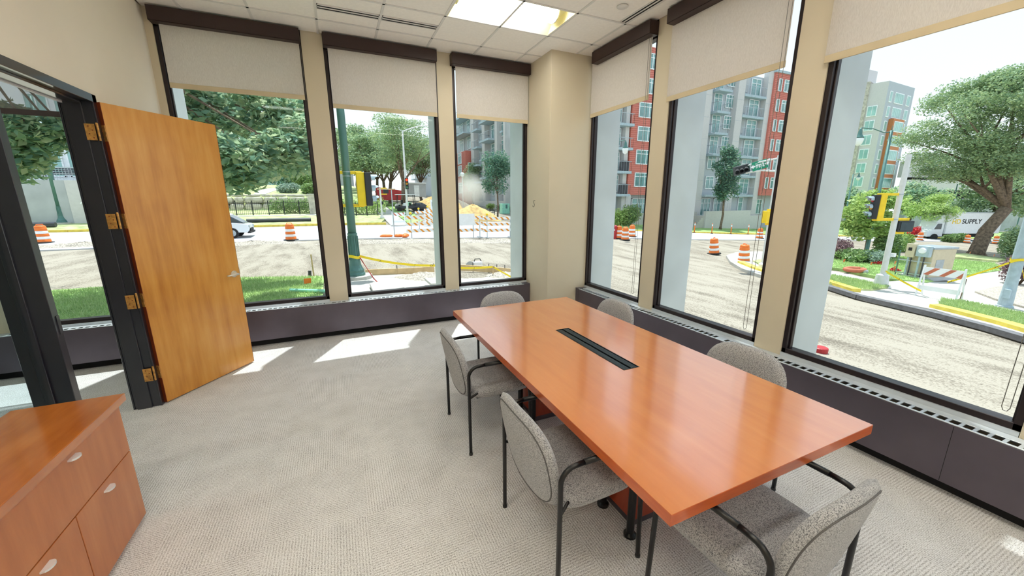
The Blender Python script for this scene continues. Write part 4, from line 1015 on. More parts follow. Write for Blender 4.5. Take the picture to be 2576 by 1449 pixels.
# tape round it
def tape_wrap(c, r, z, mt, label, group='yellow caution tape', w=.09):
    mb = MB(); n_ = 18
    for k in range(n_+1): a = 2*math.pi*k/n_; dz = .03*math.sin(a*2); mb.v += [(c[0]+r*math.cos(a), c[1]+r*math.sin(a), z+dz-w/2), (c[0]+r*1.03*math.cos(a), c[1]+r*1.03*math.sin(a), z+dz+w/2)]
    for k in range(n_): mb.f.append((2*k, 2*k+2, 2*k+3, 2*k+1))
    o = mb.build('tape_wrap', mt, None, off=(c[0], c[1], z)); o.location = (c[0], c[1], z); tag(o, label, 'caution tape', group); o.modifiers.new('s', 'SOLIDIFY').thickness = .003
zt = onY(897, 645).z; tape_wrap(PL, .165, zt, 'tape', 'yellow tape wound round the fluted base of the green lamp post')
q1 = G(1095, 668); q2 = G(1245, 672); q3 = G(1290, 697)
tape('caution_tape', [(PL.x+.16, PL.y, zt), (Y(1095, 668, 12.7)), (Y(1240, 671, 12.2))], .075, 'tape', 'long yellow caution tape sagging from the green lamp post to a thin stake', sag=.35)
tape('caution_tape', [Y(1240, 671, 12.2), Y(1288, 698, 11.2)], .06, 'tape', 'short yellow tape slanting down from the stake in the narrow window', sag=.05)
tape('red_tape', [(PL.x+.15, PL.y-.05, zt-.02), Z(940, 700, -.55), Z(972, 728, -.58)], .05, 'rtape', 'red tape running from the lamp post down to the concrete', sag=.1)
def stick(name, label, a, b_, r, mt, cat='stake', group=None):
    o = MB().tube([a, b_], r, 6).build(name, mt, None, off=tuple(a)); o.location = a; return tag(o, label, cat, group)
p = Y(1240, 671, 12.2); stick('wooden_stake', 'thin stake holding the yellow tape in the narrow window', (p.x, p.y, zg(p.x, p.y)-.05), (p.x, p.y, p.z+.03), .018, 'lumber')
p = G(790, 697); stick('wooden_stake', 'slanted wooden stake at the edge of the near lawn', p-Vector((0, 0, .05)), Y(782, 640, p.y), .022, 'lumber')
p = G(779, 697); stick('pipe_stub', 'short dark pipe stub beside the slanted stake', p-Vector((0, 0, .05)), Y(779, 681, p.y), .05, 'pipek', 'pipe')
a = G(731, 739); b_ = G(830, 742); stick('mint_pipe', 'mint green pipe lying on the near lawn', a+Vector((0, 0, .1)), b_+Vector((0, 0, .1)), .045, 'mint', 'pipe')
# form boards, gravel, slabs
def board(label, px, w=.05, h=.22, lift=.14):
    pts = [G(u, v) for u, v in px]; t = thing('form_board', tuple(pts[0]), label, 'form board', 'wooden form boards for the new kerb')
    for a, b_ in zip(pts, pts[1:]): MB().beam(a+Vector((0, 0, lift)), b_+Vector((0, 0, lift)), w, h).build('board', 'lumber', t)
    for q in pts[1:]: MB().tube([q+Vector((0, 0, -.1)), q+Vector((0, 0, lift+.22))], .014, 5).build('stake', 'pipek', t)
board('long straight wooden form board behind the lamp post base', [(920, 697), (1000, 694), (1092, 688)])
board('curved wooden form board run across the bottom of the narrow window', [(1158, 683), (1190, 684), (1230, 687), (1270, 691), (1318, 697)])
board('rear wooden form board in the narrow window', [(1158, 677), (1210, 678), (1250, 683)], .04, .1, .06)
def mound(name, label, c, rx, ry, h, mt, cat='mound', kind=None, n=26, m_=12, rough=.12, seed=5, group=None):
    rg = random.Random(seed); mb = MB(); z0 = c[2]
    for i in range(m_+1):
        r = 1-i/m_
        for k in range(n):
            a = 2*math.pi*k/n; q = 1+.12*math.sin(3*a+seed)+.07*math.sin(5*a); hh = h*(1-r**1.4)*(1+rg.uniform(-rough, rough))
            mb.v.append((c[0]+rx*r*q*math.cos(a), c[1]+ry*r*q*math.sin(a), z0+hh-.08*(i == 0)))
    for i in range(m_):
        for k in range(n): mb.f.append((i*n+k, i*n+(k+1) % n, (i+1)*n+(k+1) % n, (i+1)*n+k))
    o = mb.build(name, mt, None, off=tuple(c), smooth=True); o.location = c; tag(o, label, cat, group)
    return o
p = G(1060, 702); mound('gravel_pile', 'low grey gravel pile beside the concrete slabs in the middle front window', tuple(p), 1.15, .8, .22, 'gravel', 'gravel')
p = G(1262, 698); mound('gravel_pile', 'grey gravel pile behind the form board in the narrow window', tuple(p), .9, .6, .2, 'gravel', 'gravel', seed=2)
p = G(1180, 700); mound('sandy_heap', 'pale sandy heap at the bottom of the narrow window', tuple(p), .7, .5, .15, 'dirt', 'mound', seed=8)
for px, lb in (([(930, 716), (1000, 706), (1018, 727), (940, 738)], 'broken pale concrete slab at the foot of the lamp post'), ([(1068, 703), (1110, 701), (1112, 716), (1085, 718)], 'pale concrete slab right of the gravel pile')):
    poly = [(Z(u, v, -.55).x, Z(u, v, -.55).y) for u, v in px]; zz = -.58
    o = MB().prism(poly, zz, zz+.08).build('concrete_slab', 'conc', None, off=(poly[0][0], poly[0][1], zz), bevel=.01); o.location = (poly[0][0], poly[0][1], zz); tag(o, lb, 'concrete slab')
for k in range(5):
    p = G([640, 905, 1010, 1110, 1220][k], [612, 609, 607, 607, 607][k])
    mound('dirt_bank', ['low bank of dug earth left of the far drum at the front window', 'low earth bank behind the green lamp post', 'low earth bank below the sandbags', 'low earth bank below the left barricade', 'low earth bank in the narrow window below the barricades'][k], (p.x, p.y-.6, p.z-.05), 3.2, .7, .22, 'gravel', 'earth bank', seed=k+3, rough=.3)
p = G(215, 622); mound('dirt_bank', 'crumbled earth bank seen through the doorway', (p.x, p.y, p.z-.05), 3.6, .7, .28, 'gravel', 'earth bank', seed=31, rough=.35)
# cut-off saw
p = G(1194, 679); t = thing('cutoff_saw', tuple(p), 'white and orange power saw standing on the gravel behind the form board', 'power saw'); x, y, z = p
MB().box(x-.05, y-.1, z+.08, x+.3, y+.12, z+.32).build('engine', 'owhite', t, bevel=.03); MB().box(x+.02, y-.12, z+.02, x+.24, y+.1, z+.12).build('tank', 'orange', t, bevel=.02)
q = MB(); q.add([], []); 
dsk = MB(); 
for s_ in (0, .012):
    for k in range(18): a = 2*math.pi*k/18; dsk.v.append((x-.18+.17*math.cos(a), y+s_, z+.18+.17*math.sin(a)))
for k in range(18): dsk.f.append((k, (k+1) % 18, 18+(k+1) % 18, 18+k))
dsk.f += [tuple(range(18)), tuple(range(18, 36))[::-1]]; dsk.build('blade_guard', 'bgrey', t); MB().tube([(x-.02, y, z+.3), (x+.02, y, z+.42), (x+.22, y, z+.42), (x+.3, y, z+.28)], .018, 6).build('handle', 'rubber', t)
# sandbags and the slim post
p = G(993, 598)
for k, (dx, dy, lb) in enumerate([(-.55, 0, 'long orange sandbag at the left of the post foot'), (.25, -.1, 'orange sandbag right against the post foot'), (.75, .05, 'orange sandbag at the right end of the group'), (.62, -.45, 'orange sandbag lying lowest, in front of the group')]):
    q = MB().ball((0, 0, .1), .42 if k == 0 else .3, .2, .13, 14, 8, .06).build('sandbag', 'clay' if 0 else 'orange', None, smooth=True); q.location = (p.x+dx, p.y+dy, p.z+.04); q.rotation_euler.z = k*.4; tag(q, lb, 'sandbag', 'orange sandbags around the post foot')
t = thing('sign_post', tuple(p), 'slim grey steel post standing among orange sandbags', 'post'); MB().box(p.x-.03, p.y-.03, p.z, p.x+.03, p.y+.03, Y(987, 478, p.y).z).build('post', 'bgrey', t); MB().beam((p.x-.9, p.y, Y(987, 476, p.y).z), (p.x+.25, p.y, Y(987, 476, p.y).z), .05, .07).build('crossbar', 'lumber', t)
# tall signal pole with mast arm
p = G(1026, 548); t = thing('traffic_signal_pole', tuple(p), 'pale signal pole with curved lamp arm and a red-lit traffic signal', 'traffic signal'); zt_ = Y(1013, 328, p.y).z
MB().lathe([(.28, 0), (.28, .25), (.13, .3), (.12, .4), (.085, zt_-p.z)], tuple(p), 14).build('pole', 'whitep', t, smooth=False)
c = Y(1022, 462, p.y); sig_head(t, (c.x, c.y-.3, c.z), frameR((-c.x*.3, -c.y)), 3, lit=0, s=1.0)
e1 = Y(1050, 318, p.y); e2 = Y(1078, 316, p.y); MB().tube([(p.x, p.y, zt_-.1), Y(1030, 324, p.y), e1, e2], .05, 6).build('lamp_arm', 'whitep', t); MB().ball((e2.x+.3, e2.y, e2.z), .4, .15, .1, 12, 6).build('lamp_head', 'bgrey', t, smooth=True)
p = G(962, 553); t = thing('pedestrian_signal', tuple(p), 'short pale post with a yellow-framed pedestrian signal on the far corner', 'traffic signal'); zt_ = Y(956, 473, p.y).z
MB().lathe([(.22, 0), (.2, .35), (.09, .4), (.08, zt_-p.z)], tuple(p), 12).build('post', 'whitep', t); c = Y(965, 481, p.y)
q = MB().box(c.x-.05, c.y-.2, c.z-.22, c.x+.45, c.y, c.z+.22).build('signal_box', 'plastic', t, bevel=.03); MB().box(c.x-.25, c.y-.1, c.z+.24, c.x+.3, c.y+.05, c.z+.33).build('bracket', 'yellow', t); MB().box(c.x-.25, c.y-.1, c.z-.33, c.x+.3, c.y+.05, c.z-.24).build('bracket', 'yellow', t)
MB().box(p.x+.08, p.y-.15, p.z+1.5, p.x+.2, p.y, p.z+1.8).build('push_button', 'rubber', t)
# lamp post seen through the doorway
p = G(160, 566); p2 = lamp_post('street_lamp_post', 'green lamp post with flared base seen through the doorway', p+Vector((0, 0, .1)), 9, .30, .15, .11, 1.2)
# street lamps with bell lanterns on the right
def bell_lamp(label, p, H, arm, group='green street lamp posts', s=1.0, r=.07, side=None):
    t = thing('street_lamp', tuple(p), label, 'street lamp', 'green street lamps with bell lanterns'); x, y, z = p
    MB().lathe([(.18*s, 0), (.16*s, .6), (r*1.3, .7), (r, H)], tuple(p), 12).build('pole', 'greenp', t, smooth=True)
    d = Vector(side or (-RT.x, -RT.y, 0)).normalized(); a = Vector((x, y, z+H-.1)); e_ = a+d*arm+Vector((0, 0, .25*s))
    MB().tube([a, a+d*arm*.25-Vector((0, 0, .02)), a+d*arm*.6+Vector((0, 0, .2*s)), e_-d*.1, e_, e_+d*.04-Vector((0, 0, .12))], .03*s, 6).build('arm', 'greenp', t, smooth=True)
    MB().lathe([(.03*s, 0), (.07*s, -.1*s), (.1*s, -.2*s), (.12*s, -.38*s), (.22*s, -.55*s), (.25*s, -.62*s)], tuple(e_), 16).build('lantern_hood', 'greenp', t, smooth=True)
    MB().lathe([(.24*s, -.60*s), (.25*s, -.72*s), (.19*s, -.95*s), (.06*s, -1.06*s)], tuple(e_), 16).build('globe', 'lantern', t, smooth=True)
    MB().tube([a+Vector((0, 0, .1)), a+Vector((0, 0, .4))], [.03*s, .005], 6).build('finial', 'greenp', t)
def at_depth(u, v, dep): d = ray(u, v); return CAM+d*dep
q = at_depth(2243, 328, 24); pz = zg(q.x, q.y); bell_lamp('green street lamp with milky bell lantern in front of the tall tower', Vector((q.x, q.y, pz)), q.z-pz, 1.95, s=1.0, r=.085)
q = at_depth(2152, 438, 60); pz = zg(q.x, q.y); bell_lamp('far small street lamp with bell lantern against the tower wall', Vector((q.x-.6, q.y, pz)), q.z-pz, .9, s=1.1, r=.08, side=(RT.x, RT.y, 0))
q = at_depth(1530, 372, 30); pz = zg(q.x, q.y); bell_lamp('street lamp with bell lantern hanging in front of the red siding', Vector((q.x, q.y, pz)), q.z-pz+.4, 1.35, s=.95, side=(RT.x, RT.y, 0))
q = at_depth(1163, 445, 52); pz = zg(q.x, q.y)
t = thing('street_lamp', (q.x, q.y, pz), 'thin white globe lamp at the left edge of the narrow window', 'street lamp'); MB().tube([(q.x, q.y, pz), (q.x, q.y, q.z)], .06, 8).build('pole', 'whitep', t); MB().ball((q.x, q.y, q.z+.3), .3, n=12, m=8).build('globe', 'lantern', t, smooth=True)
for u, v0, v1, lb in ((2375, 540, 598, 'distant green lamp pole left of the delivery truck'), (2545, 560, 612, 'distant dark pole near the right edge of the photo')):
    q = at_depth(u, v1, 60); o = MB().tube([(q.x, q.y, zg(q.x, q.y)), (q.x, q.y, zg(q.x, q.y)+8)], .07, 8).build('distant_pole', 'greenp', None, off=(q.x, q.y, 0)); o.location = (q.x, q.y, 0); tag(o, lb, 'pole')
# right-hand corner: white signal pole with yellow bracket
p = G(2213, 727); t = thing('traffic_signal_pole', tuple(p), 'pale pole with yellow bracket, signal and pedestrian box on the near corner', 'traffic signal'); H_ = at_depth(2280, 437, (p-CAM).dot(FW)).z
tp_ = None
MB().lathe([(.33, 0), (.33, .06), (.24, .08), (.2, .5), (.1, .54), (.1, .7), (.085, 5.2)], (p.x, p.y, p.z+.1), 16).build('pole', 'whitep', t, smooth=False)
dep = (p-CAM).dot(FW)
def pd(u, v): return at_depth(u, v, (Vector((p.x, p.y, at_depth(u, v, dep).z))-CAM).dot(FW))
def onpole(v, u=2240):      # height on the pole axis for image row v
    lo, hi = p.z, p.z+9
    for _ in range(40):
        m_ = (lo+hi)/2; w_ = Vector((p.x, p.y, m_))-CAM; vv = 724.5-F*(w_.dot(UP))/(w_.dot(FW))
        if vv > v: lo = m_
        else: hi = m_
    return lo
zA, zB = onpole(489), onpole(552); L_ = -RT; L_ = Vector((L_.x, L_.y, 0)).normalized()
br = MB(); br.beam(Vector((p.x, p.y, zA))+L_*.75, Vector((p.x, p.y, zA))-L_*.1, .07, .09); br.beam(Vector((p.x, p.y, zB))+L_*.75, Vector((p.x, p.y, zB))-L_*.55, .07, .1); br.beam(Vector((p.x, p.y, zB-.52))+L_*.0, Vector((p.x, p.y, zB-.52))-L_*.45, .07, .1)
br.build('bracket', 'yellow', t, bevel=.01)
Rb = Matrix((L_, Vector((-L_.y, L_.x, 0)), Vector((0, 0, 1)))).transposed()
MB().obox(Vector((p.x, p.y, (zA+zB)/2))+L_*.70, .26, .22, zA-zB+.1, Rb).build('signal_back', 'yellow', t, bevel=.02)
sig_head(t, Vector((p.x, p.y, (zA+zB)/2))+L_*.93, frameR((L_.x+FW.x*.25, L_.y+FW.y*.25)), 3, s=.82, face='greyvisor')
MB().obox(Vector((p.x, p.y, zB-.27))-L_*.42, .62, .2, .44, Rb).build('pedestrian_box', 'plastic', t, bevel=.04)
MB().obox(Vector((p.x, p.y, zB-.27))-L_*.42-Vector((FW.x, FW.y, 0)).normalized()*.11, .48, .02, .32, Rb).build('pedestrian_screen', 'greyflap', t, bevel=.01)
for zz in (zA, zB): MB().lathe([(.1, -.02), (.1, .02)], (p.x, p.y, zz), 14).build('clamp_band', 'bgrey', t)
MB().box(p.x+.05, p.y-.2, p.z+1.35, p.x+.2, p.y-.05, p.z+1.5).build('push_button', 'owhite', t)
PW = p.copy()
# big grey pole at the right edge
p = G(2524, 779); t = thing('steel_pole', tuple(p), 'thick pale blue-grey steel pole at the right edge of the photo', 'pole')
MB().lathe([(.21, 0), (.21, .05), (.17, .07), (.17, .3), (.15, .9), (.125, 7)], (p.x, p.y, p.z+.1), 18).build('pole', 'slab', t, smooth=False); MB().box(p.x-.28, p.y-.1, p.z+.45, p.x-.15, p.y+.05, p.z+.75).build('access_box', 'slab', t)
PG = p.copy(); tape_wrap((p.x, p.y), .175, p.z+2.1-.35, 'tape', 'yellow tape wound round the thick grey pole')
m_ = af.location
tape('caution_tape', [(PW.x, PW.y, PW.z+.8), (m_.x-.5, m_.y+.3, m_.z+.25)], .07, 'tape', 'yellow tape from the pale signal pole to the A-frame barricade', sag=.15)
tape('caution_tape', [(m_.x+.5, m_.y, m_.z+.55), (p.x-.17, p.y, p.z+1.75)], .07, 'tape', 'yellow tape from the A-frame barricade to the thick grey pole', sag=.2)
tape('caution_tape', [(p.x+.17, p.y, p.z+1.75), (p.x+.5, p.y-.1, p.z+1.2), (p.x+.55, p.y-.2, p.z+.9)], .07, 'tape', 'loose end of yellow tape hanging at the thick grey pole', sag=.0)
a = G(2410, 767); stick('thin_rod', 'thin rusty rod stuck in the sidewalk right of the A-frame barricade', a, Y(2432, 702, a.y), .015, 'bark', 'rod')
# street name sign on mast arm, outside the middle right-hand window
p = G(1942, 690); dS = (p-CAM).dot(FW)
dS = 17.5; q = at_depth(1945, 500, dS); zb_ = zg(q.x, q.y); t = thing('street_sign_pole', (q.x, q.y, zb_), 'pale pole with mast arms, black signal and green street name sign', 'traffic signal')
MB().lathe([(.2, 0), (.2, .4), (.11, .5), (.08, at_depth(1964, 393, dS).z-zb_)], (q.x, q.y, zb_), 14).build('pole', 'whitep', t, smooth=False)
k1 = at_depth(1962, 400, dS); k1 = Vector((q.x, q.y, k1.z)); k1b = Vector((q.x, q.y, at_depth(1960, 432, dS).z))
e1 = at_depth(1874, 418, dS+.5); e1b = at_depth(1876, 435, dS+.5)
MB().tube([k1, k1.lerp(e1, .5)+Vector((0, 0, .03)), e1], .035, 8).build('upper_arm', 'whitep', t); MB().tube([k1b, k1b.lerp(e1b, .5)+Vector((0, 0, .08)), e1b], .04, 8).build('lower_arm', 'whitep', t)
s1 = at_depth(1891, 428, dS+.2); s2 = at_depth(1931, 402, dS+.1); s3 = at_depth(1891, 411, dS+.2); dv = (at_depth(1931, 410, dS+.1)-at_depth(1892, 421, dS+.2)); Ls = dv.length; dx = dv.normalized(); up_ = Vector((0, 0, 1)); up_ = (up_-dx*up_.dot(dx)).normalized(); nn_ = dx.cross(up_)
if nn_.dot(FW) > 0: nn_ = -nn_
cS = (at_depth(1892, 419.5, dS+.2)+at_depth(1931, 411, dS+.1))/2; Rs = Matrix((dx, -nn_, up_)).transposed(); hS = .40
sg = MB().obox(cS, Ls, .02, hS, Rs).build('name_sign', 'signg', t)
tx = text('lettering', 'Henry St', (0, 0, 0), .30, 'owhite', 0, t, .002); pass
mw = Matrix.Translation(cS+nn_*.014-Vector((q.x, q.y, zb_))) @ Matrix((dx, up_, nn_)).transposed().to_4x4(); tx.matrix_basis = mw
tx.scale = (Ls*.56/1.15, 1, 1)
for sx in (-1, 1):
    ar = MB(); c0 = cS+dx*sx*Ls*.42+nn_*.014
    pts = [(sx*.12, 0), (0, .09), (0, .035), (-sx*.08, .035), (-sx*.08, -.035), (0, -.035), (0, -.09)]
    vs = [c0+dx*a_+up_*b_ for a_, b_ in pts]; ar.add(vs+[v+nn_*.004 for v in vs], [tuple(range(7)), tuple(range(7, 14))[::-1]]+[(i, (i+1) % 7, 7+(i+1) % 7, 7+i) for i in range(7)]); ar.build('arrow', 'owhite', sg)
cH = at_depth(1865, 427, dS+.6); Rh = Matrix((up_, -Vector((RT.x, RT.y, 0)).normalized(), dx)).transposed()
hb = MB().obox(cH, .40, .30, .62, Matrix((up_, nn_, dx)).transposed()).build('signal_housing', 'plastic', t, bevel=.02)
for k in range(3):
    c0 = cH+dx*(-.2+.2*k)-dx*.05; v = MB(); v.tube([c0-nn_*(-.12)+dx*0, c0+nn_*.34-up_*.05-dx*.1], [.11, .09], 10, False); vo = v.build('visor', 'rubber', hb); vo.modifiers.new('s', 'SOLIDIFY').thickness = .008
q2 = at_depth(1931, 545, 17.3); qb = MB(); qb.box(q2.x-.25, q2.y-.12, q2.z-.28, q2.x+.12, q2.y+.12, q2.z+.26).build('yellow_signal_back', 'yellow', t, bevel=.02); MB().box(q2.x+.02, q2.y-.16, q2.z-.38, q2.x+.22, q2.y+.1, q2.z+.34).build('yellow_signal_back', 'yellow', t, bevel=.02)
# hydrant
p = G(1547, 601); t = thing('fire_hydrant', tuple(p), 'red fire hydrant beside the three drums', 'hydrant'); MB().lathe([(.2, 0), (.2, .05), (.13, .08), (.12, .9), (.16, .92), (.16, .96), (.12, 1.05), (.04, 1.12)], tuple(p), 14).build('barrel', 'hydr', t, smooth=False); MB().tube([(p.x-.22, p.y, p.z+.72), (p.x+.22, p.y, p.z+.72)], .07, 10).build('nozzle', 'owhite', t)
t = thing('valve_cap', tuple(G(2062, 885)), 'flat red cap lying on the gravel road outside the big right-hand window', 'cap'); MB().lathe([(.13, 0), (.13, .09), (.115, .1), (0.02, .1)], tuple(G(2062, 885)), 18).build('cap', 'hydr', t)
# orange pipe pieces on lawn
p = G(2148, 690); t = thing('clay_pipe', tuple(p), 'curled orange-red hose piece with a metal coupling on the corner lawn', 'hose'); n_ = 14; MB().tube([(p.x+.5*math.cos(a), p.y+.35*math.sin(a), p.z+.25) for a in [math.pi*1.9*k/n_ for k in range(n_+1)]], .1, 8).build('hose', 'clay', t, smooth=True); MB().tube([(p.x-.1, p.y-.5, p.z+.2), (p.x+.3, p.y-.35, p.z+.2)], .09, 8).build('coupling', 'bgrey', t)
# utility cabinet with meters
a = G(2266, 700); b_ = G(2303, 707); c_ = G(2338, 690)
dx = Vector((b_.x-a.x, b_.y-a.y, 0)); L1 = dx.length; dx.normalize(); dy = Vector((-dx.y, dx.x, 0)); dy = dy if dy.dot(Vector((FW.x, FW.y, 0))) > 0 else -dy
L1 = 1.0; D1 = 1.45; z0 = zg(a.x, a.y)+.1; H_ = 1.38
Rc = Matrix((dx, dy, Vector((0, 0, 1)))).transposed(); cc = Vector((a.x, a.y, z0))+dx*L1*.55+dy*D1*.5
t = thing('utility_cabinet', (cc.x, cc.y, z0), 'tan utility cabinet with grey electric meter boxes on the corner lawn', 'utility cabinet')
MB().obox(cc+Vector((0, 0, .06)), L1+.3, D1+.3, .14, Rc).build('concrete_pad', 'concg', t)
MB().obox(cc+Vector((0, 0, H_/2+.1)), L1, D1, H_, Rc).build('housing', 'tan2', t, bevel=.02); MB().obox(cc+Vector((0, 0, H_+.14)), L1+.08, D1+.08, .1, Rc).build('lid', 'bgrey', t, bevel=.02)
fcn = cc-dy*(D1/2+.12)
MB().obox(fcn-dx*.30+Vector((0, 0, 1.35)), .36, .2, .66, Rc).build('meter_box', 'tan2', t, bevel=.02); mbx = MB().obox(fcn+dx*.2+Vector((0, 0, 1.36)), .52, .2, .52, Rc).build('meter_box', 'slab', t, bevel=.02)
mm = MB(); cm = fcn+dx*.2-dy*.1+Vector((0, 0, 1.40))
for hh, rr in ((0, .14), (.1, .12)):
    for j in range(16): a_ = 2*math.pi*j/16; mm.v.append(tuple(cm+dx*rr*math.cos(a_)+Vector((0, 0, rr*math.sin(a_)))-dy*hh))
for j in range(16): mm.f.append((j, (j+1) % 16, 16+(j+1) % 16, 16+j))
mm.f.append(tuple(range(16, 32))); mm.build('meter', 'owhite', mbx)
MB().obox(fcn-dx*.30-dy*.105+Vector((0, 0, 1.42)), .14, .02, .15, Rc).build('meter_window', 'rubber', t)
for k, xx in enumerate((-.36, -.24, .08, .26)): MB().tube([fcn+dx*xx+Vector((0, 0, 0.0)), fcn+dx*xx+Vector((0, 0, 1.15))], .045 if k % 2 == 0 else .03, 8).build('conduit', 'slab' if k % 2 == 0 else 'pipek', t)
for zz in (.22, .85): MB().beam(fcn-dx*.75+Vector((0, 0, zz)), fcn+dx*.55+Vector((0, 0, zz)), .04, .05).build('support_rail', 'bgrey', t)
MB().beam(fcn-dx*.75+Vector((0, 0, 0)), fcn-dx*.75+Vector((0, 0, 1.3)), .04, .04, (0, 1, 0)).build('support_post', 'greenp', t)
MB().obox(cc+dx*(L1/2+.005)-dy*.2+Vector((0, 0, .75)), .02, .5, .45, Rc).build('vent_panel', 'bgrey', t)
# green box and benches far off in the narrow window
p = G(1270, 538); t = thing('transformer_box', tuple(p), 'pale green utility box by the sidewalk in the narrow window', 'utility box'); MB().box(p.x-.55, p.y-.4, p.z, p.x+.55, p.y+.5, p.z+1.35).build('housing', 'mint', t, bevel=.04); MB().box(p.x-.05, p.y-.42, p.z+.7, p.x+.2, p.y-.39, p.z+1.2).build('label_plate', 'greenp', t)
def bench(name, label, p, W_, mt='iron', rz=0, s=1.0):
    t = thing(name, (0, 0, 0), label, 'bench'); 
    for k in range(4): MB().box(-W_/2, -.02+k*.12*s, .42*s, W_/2, .07*s+k*.12*s, .45*s).build('seat_slat', mt, t)
    for k in range(3): MB().box(-W_/2, .46*s, .52*s+k*.13*s, W_/2, .49*s, .61*s+k*.13*s).build('back_slat', mt, t)
    for x in (-W_/2+.05, W_/2-.05):
        MB().tube([(x, -.02, 0), (x, -.02, .62*s), (x, .1, .68*s), (x, .48*s, .66*s)], .03, 6).build('arm_frame', mt, t); MB().tube([(x, .5*s, 0), (x, .5*s, .9*s)], .03, 6).build('rear_post', mt, t)
    put(t, tuple(p), rz); return t
p = G(1244, 547); bench('park_bench', 'black slatted bench by the yellow kerb in the narrow window', p+Vector((0, 0, .1)), 1.9, rz=1.2, s=1.1)
# iron fence and hedge and stone wall in the park
def iron_fence(label, a, b_, H_, n_post, zf):
    t = thing('iron_fence', (a[0], a[1], zf(a)), label, 'fence'); a = Vector((a[0], a[1], 0)); b_ = Vector((b_[0], b_[1], 0)); L = (b_-a).length
    for zz in (.12, H_-.12): 
        MB().beam(a+Vector((0, 0, zf(a)+zz)), b_+Vector((0, 0, zf(b_)+zz)), .03, .04).build('rail', 'iron', t)
    pk = MB(); n_ = int(L/.16)
    for k in range(n_+1):
        p = a.lerp(b_, k/n_); z = zf(p); pk.box(p.x-.01, p.y-.01, z+.05, p.x+.01, p.y+.01, z+H_)
    o = pk.build('pickets', 'iron', t); o['kind'] = 'stuff'
    for k in range(n_post+1): p = a.lerp(b_, k/n_post); z = zf(p); MB().box(p.x-.04, p.y-.04, z, p.x+.04, p.y+.04, z+H_+.1).build('post', 'iron', t)
hf = lambda p: hill(p[0], p[1])
x0, x1 = Y(560, 541, 46.8).x, Y(792, 541, 46.8).x
iron_fence('long black iron fence in front of the boulder wall in the park', (x0-3, 46.8), (x1, 46.8), 1.35, 8, hf)
x0, x1 = Y(868, 541, 44).x, Y(951, 541, 44).x
iron_fence('short black iron fence in front of the flowering hedge by the far sidewalk', (x0, 44), (x1, 44), 1.35, 3, hf)
c = Y(789, 535, 47); t = thing('stone_pillar', (c.x, 47.0, hill(0, 47)), 'square pale stone pillar at the right end of the iron fence', 'pillar'); MB().box(c.x-.35, 46.7, hill(0, 47)-.1, c.x+.35, 47.3, hill(0, 47)+2.0).build('shaft', 'stoneb', t, bevel=.04); MB().box(c.x-.42, 46.63, hill(0, 47)+2, c.x+.42, 47.37, hill(0, 47)+2.12).build('cap', 'conc', t)
xh = Y(745, 541, 48.2); shrub('hedge', 'clipped green hedge behind the iron fence, left of the stone pillar', (xh.x+.2, 48.6, hill(0, 48.6)), 5.2, 1.6, 1.5, 'shrubm', 3500, .09, cat='hedge', lumps=8, box=True)
xh = Y(905, 541, 45.6); shrub('hedge', 'cream-flowered hedge behind the short iron fence', (xh.x+.3, 45.8, hill(0, 45.8)), 4.8, 1.8, 1.8, 'lf_light', 3500, .09, cat='hedge', lumps=8, box=True, seed=9)
# boulder retaining wall
rw = thing('boulder_wall', (Y(690, 510, 52.8).x, 52.8, hill(0, 52.4)), 'long retaining wall of big pale boulders across the park slope', 'stone wall')
rg = random.Random(4); xa, xb = Y(560, 510, 52.8).x, Y(800, 510, 52.8).x; zb0 = hill(0, 52.5); zt0 = hill(0, 53.4)
hh = (zt0-zb0)/2.1
protos = []
for k in range(5):
    q = MB().ball((0, 0, 0), .5, .5, .5, 8, 6, .10)
    q.v = [tuple(math.copysign(abs(c_*2)**.45*.5, c_) for c_ in v) for v in q.v]; protos.append(q)
for r_ in range(3):
    x = xa-2
    while x < xb+.5:
        w_ = rg.uniform(.9, 2.0); o = protos[rg.randrange(5)]
        if not hasattr(o, 'me'):
            ob = o.build('stone', 'stoneb', rw, off=(0, 0, 0)); o.me = ob.data
        else:
            ob = bpy.data.objects.new('stone', o.me); COL.objects.link(ob); ob.parent = rw
        h_ = hh*.95 if r_ < 2 else hh*.35
        ob.location = (x+w_/2-rw['_o'][0], 52.75+r_*.22-rw['_o'][1], zb0+hh*(.45+r_*.95)-(.25*hh if r_ == 2 else 0)-rw['_o'][2]); ob.scale = (w_*1.0, .9, h_); ob.rotation_euler = (0, rg.uniform(-.05, .05), 0); x += w_+.03
# park shrubs, path
patch('park_path', [(Y(640, 500, 56).x, 56), (Y(670, 500, 56).x, 56), (Y(700, 480, 70).x, 70), (Y(690, 478, 76).x, 76), (Y(655, 480, 70).x, 70)], 'conc', .05, 3, hz, .1)
for u, v, y_, w_, h_, mt, lb, sd_ in [(738, 474, 78, 7, 3.8, 'lf_pine', 'rounded blue-green bushes at the top of the park slope', 4), (765, 474, 76, 4, 3.0, 'shrubm', 'round dark green bush right of the blue-green bushes', 5), (590, 478, 80, 10, 5.2, 'lf_dark', 'dark bushes at the left on top of the park slope', 6), (735, 490, 60, 3, 1.2, 'lf_grey', 'silvery low bush above the boulder wall', 7), (785, 492, 58, 2.5, 1.6, 'shrubm', 'small bush above the right end of the boulder wall', 8)]:
    q = Y(u, v, y_); shrub('bush', lb, (q.x, y_, hill(0, y_)), w_, 2.5, h_, mt, 2600, .16, seed=sd_)
q = Y(622, 484, 66); tree('small_park_tree', 'small bright green young tree standing on the park slope', (q.x, 66, hill(0, 66)), 4.6, 2.3, .1, 'lf_light', 3000, .13, clump=14, cs=.42, seed=12, cz=3.6, rz=1.6)
